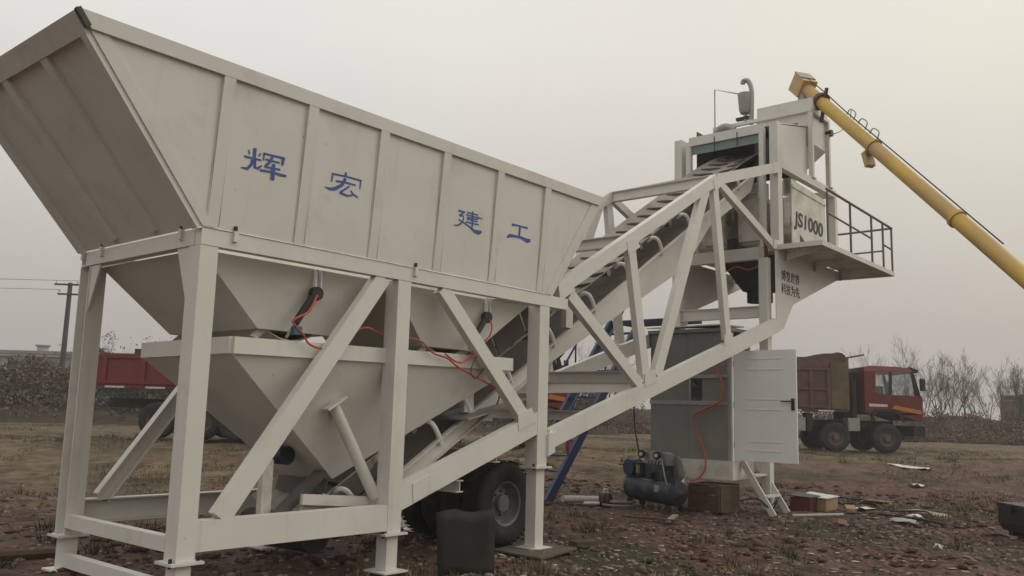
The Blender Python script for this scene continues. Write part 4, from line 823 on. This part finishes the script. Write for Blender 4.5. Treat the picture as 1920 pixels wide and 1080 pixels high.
part(ge, 'body', G().add([cs(.04, .03, zb), cs(1.46, .03, zb), cs(1.46, .6, zb), cs(.04, .6, zb), cs(0, 0, zb + .1), cs(1.5, 0, zb + .1), cs(1.5, .63, zb + .1), cs(0, .63, zb + .1), cs(0, 0, .36), cs(1.5, 0, .36), cs(1.5, .63, .36), cs(0, .63, .36)],
     [(3, 2, 1, 0)] + [(i, (i + 1) % 4, 4 + (i + 1) % 4, 4 + i) for i in range(4)] + [(4 + i, 4 + (i + 1) % 4, 8 + (i + 1) % 4, 8 + i) for i in range(4)] + [(8, 9, 10, 11)]), BLKP)
part(ge, 'lid', G().plate([cs(-.01, -.01, .365), cs(1.51, -.01, .365), cs(1.51, .64, .365), cs(-.01, .64, .365)], (0, 0, .06)), BLKP)
for a in (.25, .62, .98): part(ge, 'latch', G().plate([cs(a, -.012, .30), cs(a + .14, -.012, .30), cs(a + .14, -.012, .41), cs(a, -.012, .41)], -dy * .02), BLACK)
for a in (.15, 1.2): part(ge, 'foot', G().plate([cs(a, .05, .0), cs(a + .1, .05, 0), cs(a + .1, .55, 0), cs(a, .55, 0)], (0, 0, .058)), BLACK)
cr_ = thing('wooden_crate', 'weathered brown wooden crate under the cabin base', 'crate', (9.5, .6, 0))
zc = .02
for k in range(3):
    part(cr_, 'plank', G().box(9.30, 9.34, .42, 1.0, zc + .13 * k, zc + .12 + .13 * k), WOOD); part(cr_, 'plank', G().box(9.342, 9.95, .42, .46, zc + .13 * k, zc + .12 + .13 * k), WOOD)
part(cr_, 'corner_post', G().box(9.26, 9.30, .44, .50, zc, .42), WOOD); part(cr_, 'lid', G().box(9.3, 9.95, .42, 1.0, .412, .43), WOOD)
part(cr_, 'plank', G().box(9.342, 9.95, .96, 1.0, zc, .41), WOOD)
for (x0, y0, sx, sy, sz, m, nm, lab, ct) in (
    (11.35, -.45, .55, .45, .20, CARD, 'cardboard_box', 'flattened cardboard box with a torn white top right of the ladder', 'box'),
    (11.05, -.30, .40, .34, .22, mat('dark_red_tub', (.10, .015, .015), .5), 'plastic_tub', 'dark red plastic tub beside the ladder foot', 'tub'),):
    z0 = gh(x0, y0)
    o = thing(nm, lab, ct, (x0, y0, z0)); 
    part(o, 'side', G().box(x0, x0 + .02, y0, y0 + sy, z0, z0 + sz), m); part(o, 'side', G().box(x0 + sx - .02, x0 + sx, y0, y0 + sy, z0, z0 + sz), m)
    part(o, 'side', G().box(x0 + .021, x0 + sx - .021, y0, y0 + .02, z0, z0 + sz), m); part(o, 'side', G().box(x0 + .021, x0 + sx - .021, y0 + sy - .02, y0 + sy, z0, z0 + sz), m)
    part(o, 'lid' if nm[0] == 'c' else 'contents', G().plate([(x0 - .03, y0 - .03, z0 + sz + .005), (x0 + sx + .03, y0 - .02, z0 + sz + .01), (x0 + sx + .02, y0 + sy + .04, z0 + sz + .05), (x0 - .02, y0 + sy, z0 + sz + .02)], (0, 0, .012)), PAPER if nm[0] == 'c' else BLACK)
# water pump and suction hose
pm = thing('water_pump', 'small dark submersible pump with a white handle near the blue stairs', 'pump', (8.75, 2.2, 0))
zp = gh(8.75, 2.2)
part(pm, 'body', G().lathe([(0, 0), (.10, 0), (.115, .04), (.115, .20), (.08, .25), (.0, .26)], (8.75, 2.2, zp), 'z', 16), mat('pump_maroon', (.03, .01, .014), .35), True)
part(pm, 'handle', G().tube([(8.70, 2.2, zp + .24), (8.70, 2.2, zp + .30), (8.80, 2.2, zp + .30), (8.80, 2.2, zp + .24)], .012), WHITEM)
part(pm, 'spigot', G().cyl((8.66, 2.26, zp + .08), (8.45, 2.42, zp + .08), .025, 8), WHITEM)
hs = []
for k in range(46): a = k * .40; rr_ = .20 + .08 * math.sin(a * .31 + 1); hs.append((8.9 + (rr_ + .05) * math.cos(a) + .03 * math.sin(a * .2), 2.02 + rr_ * math.sin(a), gh(8.9, 2.02) + .03 + .0016 * k + .02 * abs(math.sin(a * .5 + .3))))
solo('coiled_hose', G().tube(hs, .022, 6, False), mat('grey_hose', (.20, .17, .16), .6), 'coil of grey corrugated hose beside the dark pump', 'hose', smooth=True, loc=(8.98, 1.95, 0))
solo('white_pipe', G().cyl((8.65, 3.0, gh(8.6, 3) + .07), (9.4, 2.75, gh(9.4, 2.75) + .07), .06, 12), PAPER, 'white plastic pipe lying behind the blue stair foot', 'pipe', smooth=True, loc=(9, 2.9, 0))
solo('red_drum', G().lathe([(0, 0), (.17, 0), (.17, .17), (.175, .18), (.17, .19), (.17, .40), (.15, .42), (0, .42)], (16.5, 8.6, gh(16.5, 8.6)), 'z', 16), mat('red_plastic', (.30, .02, .02), .5), 'small red drum on the grass beyond the truss', 'drum', smooth=True, loc=(16.5, 8.6, 0.3))
# cables on the ground
def cable(pts, r, m, lab, nm='power_cable', ct='cable'):
    P = [(x, y, gh(x, y) + .02 + (z if z else 0)) for x, y, z in pts]
    solo(nm, G().tube(P, r, 6), m, lab, ct, smooth=True, loc=P[0])
cable([(10.9, -.6, 0), (11.3, -1.2, .0), (11.2, -1.9, .02), (10.7, -2.6, 0), (10.55, -3.1, 0)], .018, BLACK, 'black cable running over the soil to the equipment case')
cable([(12.3, -.2, 0), (12.6, -.8, .05), (12.1, -1.2, .0), (12.4, -1.7, .06), (12.0, -2.0, 0), (11.2, -2.6, 0), (10.5, -3.4, 0)], .016, BLACK, 'black cable with loose bends left of the equipment case')
cable([(11.9, .4, 0), (12.4, .0, .16), (12.9, -.4, .05), (12.6, -.7, .12), (12.2, -.5, .02), (12.3, -.1, .2), (12.7, .0, .02)], .014, BLACK, 'tangled black cable coil behind the cardboard box')
cable([(9.4, 1.9, 0), (8.9, 2.35, 0), (8.3, 2.7, 0), (7.6, 3.2, 0)], .012, BLACK, 'thin black cable between compressor and blue stairs')
cable([(9.7, .3, .2), (9.9, .1, .25), (10.0, -.05, .12), (10.2, -.1, .22), (10.4, .05, .05)], .014, BLACK, 'black cable bent under the ladder')
cable([(-2.6, 3.3, .02), (-1.5, 2.9, .03), (-.4, 2.75, .03), (.6, 2.9, .02)], .045, WOOD, 'brown pole lying on the ground beyond the hopper end posts', 'fallen_pole', 'pole')
# scraps: papers, bricks, boards (each its own thing)
scraps = [('paper_scrap', PAPER, 'white crumpled sheet beside the grass near the maroon truck', 'sheet', 20.5, .9, 1.5, .35), ('paper_scrap', PAPER, 'white wrapper in front of the far brush bank', 'wrapper', 24.0, -2.6, .5, .3),
 ('board', PLYW, 'pale flat board on soil behind the black cables', 'board', 12.6, -1.75, .7, .35), ('paper_scrap', PAPER, 'white torn packaging beside the tangled cable', 'packaging', 12.2, -.75, .42, .26),
 ('paper_scrap', PAPER, 'narrow white scrap on the red soil before the cables', 'scrap', 10.6, -1.9, .40, .11), ('paper_scrap', PAPER, 'white plastic strip between the two black cables', 'strip', 11.6, -1.75, .34, .16),
 ('loose_brick', PINKB, 'pink brick leaning beside the cardboard box', 'brick', 11.65, -.75, .26, .16), ('board', PLYW, 'grey broken board on the stony soil in front of the compressor', 'board', 8.1, .6, .55, .08),
 ('paper_scrap', PAPER, 'white foam scrap on the grass between the maroon truck and the cables', 'foam', 16.8, -.4, .35, .25), ('cardboard_scrap', CARD, 'torn brown cardboard sheet lying behind the tangled cable', 'cardboard', 13.4, -.6, .6, .4), ('paper_scrap', PAPER, 'small white cup-like scrap on the rubble near the equipment case', 'scrap', 8.6, -2.9, .14, .12), ('loose_brick', PINKB, 'reddish brick half lying in the rubble before the ladder', 'brick', 9.6, -1.3, .22, .11), ('paper_scrap', WHITEM, 'greyish plastic rag on the soil behind the trailer tyre', 'rag', 7.2, 3.9, .5, .3), ('board', PLYW, 'pale split board in the grass beyond the hopper end posts', 'board', 2.6, 6.2, .9, .1),
 ('board', WOOD, 'dark broken lath crossing the soil before the compressor', 'lath', 7.7, .75, .75, .06), ('board', WHITEM, 'long pale batten lying from the ladder foot', 'batten', 10.55, -.62, .8, .05)]
for i, (nm, m, lab, ct, x, y, a, b_) in enumerate(scraps):
    z = gh(x, y); r = random.uniform(0, 3.1) if ct != 'batten' else -.9; ca, sa = math.cos(r), math.sin(r); g = G()
    if nm == 'paper_scrap':
        k = 5; vs = []
        for iu in range(k):
            for iv in range(k):
                u = (iu / (k - 1) - .5) * a; v = (iv / (k - 1) - .5) * b_; vs.append((x + u * ca - v * sa, y + u * sa + v * ca, z + .02 + random.uniform(0, .07)))
        g.add(vs, [(p * k + q_, (p + 1) * k + q_, (p + 1) * k + q_ + 1, p * k + q_ + 1) for p in range(k - 1) for q_ in range(k - 1)])
    else:
        th = .07 if nm == 'loose_brick' else .025
        g.plate([(x + u * ca - v * sa, y + u * sa + v * ca, z + .01 + (.04 if u > 0 else 0)) for u, v in ((-a / 2, -b_ / 2), (a / 2, -b_ / 2), (a / 2, b_ / 2), (-a / 2, b_ / 2))], (0, 0, th))
    solo(nm, g, m, lab, ct, loc=(x, y, z))

# ------------------------------------------------------------------ gravel and grass (uncountable)
def pebble(r):
    n = 5; vs = []; s1, s2, s3 = r * random.uniform(.7, 1.5), r * random.uniform(.6, 1.1), r * random.uniform(.4, .8); a0_ = random.random() * 6.28
    for zz, rr in ((-.5, .8), (.25, 1.), (.9, .45)):
        for k in range(n):
            a = a0_ + 6.2832 * k / n + zz * .5; q = rr * random.uniform(.75, 1.15); vs.append((s1 * q * math.cos(a), s2 * q * math.sin(a), s3 * zz))
    fs = [(j * n + k, j * n + (k + 1) % n, (j + 1) * n + (k + 1) % n, (j + 1) * n + k) for j in range(2) for k in range(n)] + [(10, 11, 12, 13)]
    return vs, fs
LIB = [pebble(1.) for _ in range(24)]
def np_mesh(name, V_, F_, m, smooth=False):
    me_ = bpy.data.meshes.new(name); n, k = F_.shape
    me_.vertices.add(len(V_)); me_.vertices.foreach_set('co', np.ascontiguousarray(V_, dtype=np.float32).ravel())
    me_.loops.add(n * k); me_.loops.foreach_set('vertex_index', np.ascontiguousarray(F_, dtype=np.int32).ravel())
    me_.polygons.add(n); me_.polygons.foreach_set('loop_start', np.arange(0, n * k, k, dtype=np.int32))
    try: me_.polygons.foreach_set('loop_total', np.full(n, k, dtype=np.int32))
    except Exception: pass
    me_.update(); me_.validate(); me_.materials.append(m); return me_
def scatter_stones(name, cnt, fn, rmin, rmax, m, lab, cat='gravel', flat=1.):
    xs, ys = fn(cnt); hs_ = ground_h(xs, ys); cnt = len(xs)
    LV = np.array([v for v, f in LIB]); LF = np.array([[q if len(q) == 4 else q[:4] for q in LIB[0][1]]])[0]
    LF = np.vstack([LF, [[10, 13, 14, 10]]]) if False else LF
    pk = rng.integers(0, len(LIB), cnt); r = rmin + (rmax - rmin) * rng.random(cnt) ** 3; a = rng.random(cnt) * 6.28
    P = LV[pk]; ca, sa = (np.cos(a) * r)[:, None], (np.sin(a) * r)[:, None]
    VX = np.stack([xs[:, None] + P[:, :, 0] * ca - P[:, :, 1] * sa, ys[:, None] + P[:, :, 0] * sa + P[:, :, 1] * ca, hs_[:, None] + (P[:, :, 2] * flat + .12) * r[:, None]], 2)
    nv = P.shape[1]; FX = (LF[None] + (np.arange(cnt) * nv)[:, None, None]).reshape(-1, 4)
    o = bpy.data.objects.new(name, np_mesh(name, VX.reshape(-1, 3), FX, m)); COL.objects.link(o); tagk(o, lab, cat, None, 'stuff')
def near_pts(c):
    d = 1.5 + 17 * rng.random(c) ** 1.1; a = np.radians(rng.uniform(-48, 50, c)) ; f0 = math.atan2(.648, .762)
    th = f0 - a
    return CAM[0] + d * np.cos(th) * 1.0, CAM[1] + d * np.sin(th)
scatter_stones('gravel', 26000, near_pts, .006, .045, STONE, 'brown and grey gravel strewn over the muddy yard')
def right_pts(c):
    x = rng.uniform(2.5, 13, c * 3); y = rng.normal(-2.0, 1.5, c * 3); k = vnoise(x * .9, y * .9, 77) + .5 * vnoise(x * 2.6, y * 2.6, 78) + rng.normal(0, .12, c * 3) > .06
    return x[k][:c], y[k][:c]
scatter_stones('rubble_stones', 3600, right_pts, .010, .060, mat('reddish_rubble', (.135, .095, .078), .9, var=.2, scale=15, island=True), 'reddish broken rubble stones covering the foreground soil')
def litter_pts(c):
    x = rng.uniform(1.5, 14, c); y = np.where(rng.random(c) < .7, rng.normal(-1.8, 1.6, c), rng.uniform(2.2, 6, c)); return x, y
scatter_stones('wood_chips', 4200, litter_pts, .008, .06, mat('pale_chip', (.27, .22, .18), .9, var=.2, scale=15, island=True), 'pale wood chips and dead leaves littering the red soil', 'litter', .22)
def blades(name, cnt, fn, hmin, hmax, m, lab, cat='grass', wd=.008):
    xs, ys = fn(cnt); hs_ = ground_h(xs, ys); n = len(xs); a = rng.random(n) * 6.28; hh = rng.uniform(hmin, hmax, n); lx, ly = rng.normal(0, .45, n) * hh, rng.normal(0, .45, n) * hh
    dx_, dy_ = np.cos(a) * wd, np.sin(a) * wd
    VX = np.stack([np.stack([xs - dx_, ys - dy_, hs_ - .01], 1), np.stack([xs + dx_, ys + dy_, hs_ - .01], 1), np.stack([xs + lx, ys + ly, hs_ + hh], 1)], 1)
    o = bpy.data.objects.new(name, np_mesh(name, VX.reshape(-1, 3), np.arange(3 * n).reshape(-1, 3), m)); COL.objects.link(o); tagk(o, lab, cat, None, 'stuff')
def patch_pts(c):
    d = rng.uniform(8, 44, c * 6); th = math.atan2(.648, .762) - np.radians(rng.uniform(-38, 38, c * 6)); x = CAM[0] + d * np.cos(th); y = CAM[1] + d * np.sin(th)
    k = vnoise(x * .45, y * .45, 9) + .6 * vnoise(x * 1.7, y * 1.7, 10) > .16 + np.where(d < 15, .16, 0.)
    return (x[k] + rng.normal(0, .12, k.sum()))[:c], (y[k] + rng.normal(0, .12, k.sum()))[:c]
blades('dry_grass', 46000, patch_pts, .02, .085, DRYG, 'short dry grass and weeds in patches over the yard', wd=.012)

def clod_pts(c):
    x = rng.uniform(-2, 16, c * 3); y = rng.uniform(-5, 8, c * 3); k = vnoise(x * .7, y * .7, 55) + .5 * vnoise(x * 2.2, y * 2.2, 56) > .12
    return x[k][:c], y[k][:c]
scatter_stones('soil_clods', 2600, clod_pts, .02, .11, gm, 'dark muddy clods of soil heaped along the wheel tracks', 'soil', .62)
def tuft_pts(c):
    n = c // 45; d = rng.uniform(7, 30, n); th = math.atan2(.648, .762) - np.radians(rng.uniform(-36, 36, n)); cx_ = CAM[0] + d * np.cos(th); cy_ = CAM[1] + d * np.sin(th)
    return np.repeat(cx_, 45) + rng.normal(0, .09, n * 45), np.repeat(cy_, 45) + rng.normal(0, .09, n * 45)
blades('weed_tufts', 4500, tuft_pts, .05, .19, mat('weed_green', (.055, .062, .028), .9, var=.3, scale=.8, col2=(.15, .115, .06), c2=(.45, .6), c2scale=.5, island=True), 'scattered green and straw weed tufts in the yard', 'weeds', .009)
# ------------------------------------------------------------------ background: hedge, banks, trees, building
def leaves(name, pts, size, m, lab, cat, parent=None, kind='stuff'):
    P = np.array(pts, float); n = len(P); s_ = size * rng.uniform(.5, 1.3, (n, 1)); u = rng.normal(0, 1, (n, 3)); u /= np.linalg.norm(u, axis=1, keepdims=True)
    v = np.cross(u, rng.normal(0, 1, (n, 3))); v /= np.linalg.norm(v, axis=1, keepdims=True) + 1e-9; u = u * s_; v = v * s_ * .55
    VX = np.stack([P - u, P + v, P + u, P - v], 1).reshape(-1, 3)
    o = bpy.data.objects.new(name, np_mesh(name, VX, np.arange(4 * n).reshape(-1, 4), m)); COL.objects.link(o)
    if parent: o.parent = parent
    else: tagk(o, lab, cat, None, kind)
    return o
def along(Q, k):
    A = np.array([(q.x, q.y) for q in Q]); i = k.astype(int); f_ = (k - i)[:, None]; return A[i] * (1 - f_) + A[np.minimum(i + 1, len(A) - 1)] * f_
def bank(name, pts, width, height, m, kind='structure'):
    # earth bank following a polyline, rounded section with noise
    vs = []; n = 9; P = [V((a, b_, 0)) for a, b_ in pts]; Q = []
    for a, b_ in zip(P[:-1], P[1:]):
        for k in range(14): Q.append(a.lerp(b_, k / 14))
    Q.append(P[-1])
    for i, c_ in enumerate(Q):
        d = (Q[min(i + 1, len(Q) - 1)] - Q[max(i - 1, 0)]).normalized(); s_ = V((-d.y, d.x, 0))
        for k in range(n):
            t_ = k / (n - 1) * 2 - 1; hh = height * (1 - t_ * t_) ** .7 * (.85 + .5 * vnoise(np.array([i * .37 + 3]), np.array([k * .5]), 12)[0])
            q_ = c_ + s_ * (t_ * width / 2); vs.append((q_.x, q_.y, .40 + max(0, hh)))
    fs = [(i * n + k, (i + 1) * n + k, (i + 1) * n + k + 1, i * n + k + 1) for i in range(len(Q) - 1) for k in range(n - 1)]
    o = solo(name, G().add(vs, fs), m, kind=kind, smooth=True); return Q
SOILB = mat('bank_soil', (.07, .045, .032), .95, var=.3, scale=1, col2=(.05, .05, .025), c2=(.45, .6), c2scale=.5)
Q = bank('earth_bank', [(38, 34), (48, 21), (54.5, 11), (60, 1.5), (66, -9)], 5, 1.7, SOILB)
n = 90000; k = rng.random(n) * (len(Q) - 1.001); c_ = along(Q, k); t_ = rng.uniform(-1.3, .45, n)
hh = np.maximum(.08, 1.6 * (1 - np.minimum(1, t_ * t_)) ** .7 * (.85 + .7 * vnoise(k * 1.1, t_ * 2, 31))) + np.abs(rng.normal(0, .22, n)) * (1 + 2 * np.maximum(0, vnoise(k * 2.3, t_ + 4, 33)))
pts = np.stack([c_[:, 0] + .78 * 2.4 * t_, c_[:, 1] + .62 * 2.4 * t_, .42 + hh * rng.uniform(.45, 1.03, n)], 1)
leaves('dry_brush', pts, .085, LEAFB, 'reddish brown dry brush covering the earth bank behind the maroon truck', 'brush')
Q = bank('hedge_bank', [(-12, 58), (6, 44.5), (17, 37), (28, 29), (38, 22)], 4.5, 1.0, SOILB)
n = 110000; k = rng.random(n) * (len(Q) - 1.001); c_ = along(Q, k); t_ = rng.normal(0, .42, n)
top_ = np.where(k < 32, 2.7, 2.0) + 1.5 * vnoise(k * .8, k * 0 + .5, 21) + 1.1 * vnoise(k * 2.6, t_ * 1.5, 22) + .5 * vnoise(k * 7, t_ * 4, 23)
pts = np.stack([c_[:, 0] + 1.2 * t_, c_[:, 1] + 1.6 * t_, .4 + np.maximum(.1, top_ * np.sqrt(np.maximum(.05, 1 - np.minimum(.95, t_ * t_)))) * rng.random(n) ** .55 + np.abs(rng.normal(0, .12, n))], 1)
leaves('hedge', pts, .095, LEAFH, 'dark green and rusty overgrown hedge in front of the far building', 'hedge')
def tree(name, lab, x, y, h, spread, seed, stems=4, grp=None, leafy=0, z=None, base=.25):
    rr = random.Random(seed); z0 = gh(x, y) if z is None else z; t_ = thing(name, lab, 'tree', (x, y, z0), grp)
    gt = G(); gb = G(); tips = []
    def grow(p, d, ln, r, lv):
        q_ = p + d * ln
        mid = p + d * ln * .5 + V((rr.gauss(0, .06), rr.gauss(0, .06), rr.gauss(0, .03))) * ln
        (gt if lv == 0 else gb).tube([p, mid, q_] if lv < 3 else [p, q_], r, 5 if lv == 0 else 3, False, r * .62)
        if lv >= 4:
            tips.append(q_)
            for _ in range(3):
                b_ = p.lerp(q_, rr.uniform(.3, 1)); e_ = b_ + (d + V((rr.gauss(0, .5), rr.gauss(0, .5), rr.gauss(.15, .3)))).normalized() * ln * rr.uniform(.5, 1.0); w_ = .0045
                gb.add([b_ + V((w_, 0, 0)), b_ + V((-w_ * .5, w_, 0)), b_ + V((-w_ * .5, -w_, 0)), e_], [(0, 1, 3), (1, 2, 3), (2, 0, 3)])
            return
        for k in range(rr.choice((3, 4, 4)) if lv < 2 else rr.choice((2, 3, 3))):
            s_ = rr.uniform(.18, 1.0); b_ = p + d * ln * s_
            nd = (d + V((rr.gauss(0, .42), rr.gauss(0, .42), rr.gauss(.22, .2))) * spread).normalized()
            grow(b_, nd, ln * rr.uniform(.5, .74), max(.0035, r * .52), lv + 1)
    for k in range(stems):
        n0, m0 = len(gt.v), len(gt.f)
        d = V((rr.gauss(0, .26), rr.gauss(0, .26), 1)).normalized()
        grow(V((x, y, z0)) + V((rr.gauss(0, base), rr.gauss(0, base), -.1)), d, h * rr.uniform(.30, .5), h * .0055, 0)
        g1 = G(); g1.v = gt.v[n0:]; g1.f = [tuple(q_ - n0 for q_ in f) for f in gt.f[m0:]]; part(t_, 'trunk', g1, BARK)
    me_ = bpy.data.meshes.new('branches'); me_.from_pydata([(a - x, b_ - y, c_ - z0) for a, b_, c_ in gb.v], [], gb.f); me_.materials.append(TWIG); ob = bpy.data.objects.new('branches', me_); COL.objects.link(ob); ob.parent = t_
    if leafy and tips:
        lp = [rr.choice(tips) + V((rr.gauss(0, .18), rr.gauss(0, .18), rr.gauss(0, .18))) for _ in range(leafy)]
        lo = leaves('leaves', [(p.x - x, p.y - y, p.z - z0) for p in lp], .07, LEAFH, None, None, parent=t_)

    return t_
GB = 'bare trees on the earth bank'
for i, (x, y, h, lab) in enumerate((
    (54.8, 10.3, 6.8, 'tall bare tree on the bank beside the cab of the maroon truck'),
    (55.9, 8.6, 7.2, 'bare many-stemmed tree in the middle of the brush bank'), (57.0, 7.0, 7.0, 'bare tree with a few hanging seed heads on the brush bank'),
    (58.2, 5.2, 6.2, 'bare shrubby tree on the bank beside the faded red truck'), (59.3, 3.2, 5.2, 'low bare tree behind the faded red truck'))):
    tree('bare_tree', lab, x, y, h * .80, .62, 41 + i, 10, GB, 40 if i in (0, 1, 2) else 0, 1.3, .85)
tree('bare_tree', 'hazy bare tree showing above the bed of the maroon truck', 49.5, 19.5, 6.8, .75, 60, 4, None, 120, 1.2)
tree('leafy_tree', 'pale hazy tree behind the red dump truck with tarp', 20.5, 44.0, 6.6, .95, 61, 4, None, 900)
tree('leafy_tree', 'smaller hazy tree near the tarp truck tailgate', 18.2, 46.5, 5.4, .95, 62, 4, None, 700)
tree('bare_tree', 'hazy bare tree seen above the cabin roof through the truss', 43.0, 25.5, 8.2, .8, 63, 5, None, 300)
tree('bare_tree', 'hazy shrub tree seen beside the blue stairs', 33.0, 27.0, 5.6, .8, 64, 4, None, 300)
# utility pole
up = thing('utility_pole', 'weathered utility pole with two crossarms above the hedge', 'pole', (16.4, 41.9, .4))
part(up, 'pole', G().cyl((16.4, 41.9, .4), (16.4, 41.9, 7.75), .16, 10, .11), POLEM, True)
rd = V((.645, -.764, 0))
for z, l0, l1, tl_ in ((7.62, -.75, .55, .03), (7.18, -.55, .65, -.10)):
    c_ = V((16.4, 41.9, z)) - V((.12, .1, 0)); arm = part(up, 'crossarm', G().bar(c_ + rd * l0 + V((0, 0, -tl_ * l0)), c_ + rd * l1 + V((0, 0, tl_ * l1)), .09, .09), POLEM)
    for s_ in (l0 + .08, l1 - .08): part(arm, 'insulator', G().cyl(c_ + rd * s_ + V((0, 0, .04)), c_ + rd * s_ + V((0, 0, .2)), .045, 8), WHITEM)
for s_, z in ((-.67, 7.85), (.47, 7.85), (-.45, 7.36)):
    a_ = V((16.28, 41.8, z)) + rd * s_; part(up, 'wire', G().tube([a_, a_ + V((-14, 9.5, -.5)), a_ + V((-30, 20, .1))], .012, 4), BLACK)
# far building
bl = thing('far_building', 'long low pale building with grey roof beyond the hedge', 'building', (20, 72, .4))
bd = V((.645, -.764, 0)); bn_ = V((.764, .645, 0)); b0 = V((24.2, 71.3, .4)) - bd * 30
def bp_(a, b_, z): return b0 + bd * a + bn_ * b_ + V((0, 0, z - .4))
part(bl, 'wall', G().plate([bp_(0, 0, .4), bp_(46, 0, .4), bp_(46, 9, .4), bp_(0, 9, .4)], (0, 0, 4.8)), CONC)
part(bl, 'roof', G().plate([bp_(-.3, -.4, 5.2), bp_(46.3, -.4, 5.2), bp_(46.3, 9.4, 5.2), bp_(-.3, 9.4, 5.2)], (0, 0, .28)), ROOFM)
part(bl, 'eave', G().plate([bp_(-.3, -.45, 5.02), bp_(46.3, -.45, 5.02), bp_(46.3, -.1, 5.02), bp_(-.3, -.1, 5.02)], (0, 0, .12)), CONC)
for k in range(12):
    a = 2 + 3.6 * k
    wn = part(bl, 'window', G().plate([bp_(a, -.03, 2.4), bp_(a + 1.6, -.03, 2.4), bp_(a + 1.6, -.03, 4.1), bp_(a, -.03, 4.1)], bn_ * .02), GLASSD)
    part(wn, 'mullion', G().plate([bp_(a + .76, -.06, 2.4), bp_(a + .84, -.06, 2.4), bp_(a + .84, -.06, 4.1), bp_(a + .76, -.06, 4.1)], bn_ * .02), CONC)
wt = thing('roof_tank', 'small flared water tank standing on the far building roof', 'tank', tuple(bp_(31.2, 3, 5.48)))
c_ = bp_(31.2, 3, 5.48)
part(wt, 'tank', G().lathe([(0, 0), (.42, 0), (.46, .55), (.0, .56)], c_, 'z', 12), CONC, True); part(wt, 'cap', G().lathe([(0, .57), (.62, .57), (.62, .68), (0, .7)], c_, 'z', 12), ROOFM)

# ------------------------------------------------------------------ air
HZ = bpy.data.materials.new('haze_air'); HZ.use_nodes = True; q = HZ.node_tree; q.nodes.clear()
o_ = q.nodes.new('ShaderNodeOutputMaterial'); pv = q.nodes.new('ShaderNodeVolumePrincipled'); q.links.new(pv.outputs[0], o_.inputs['Volume'])
pv.inputs['Color'].default_value = (.93, .92, .91, 1); pv.inputs['Density'].default_value = .0019; pv.inputs['Anisotropy'].default_value = .2
solo('haze', G().box(-520, 620, -520, 620, -1.5, 14), HZ, 'thin pale winter haze filling the air over the yard', 'haze', kind='stuff')
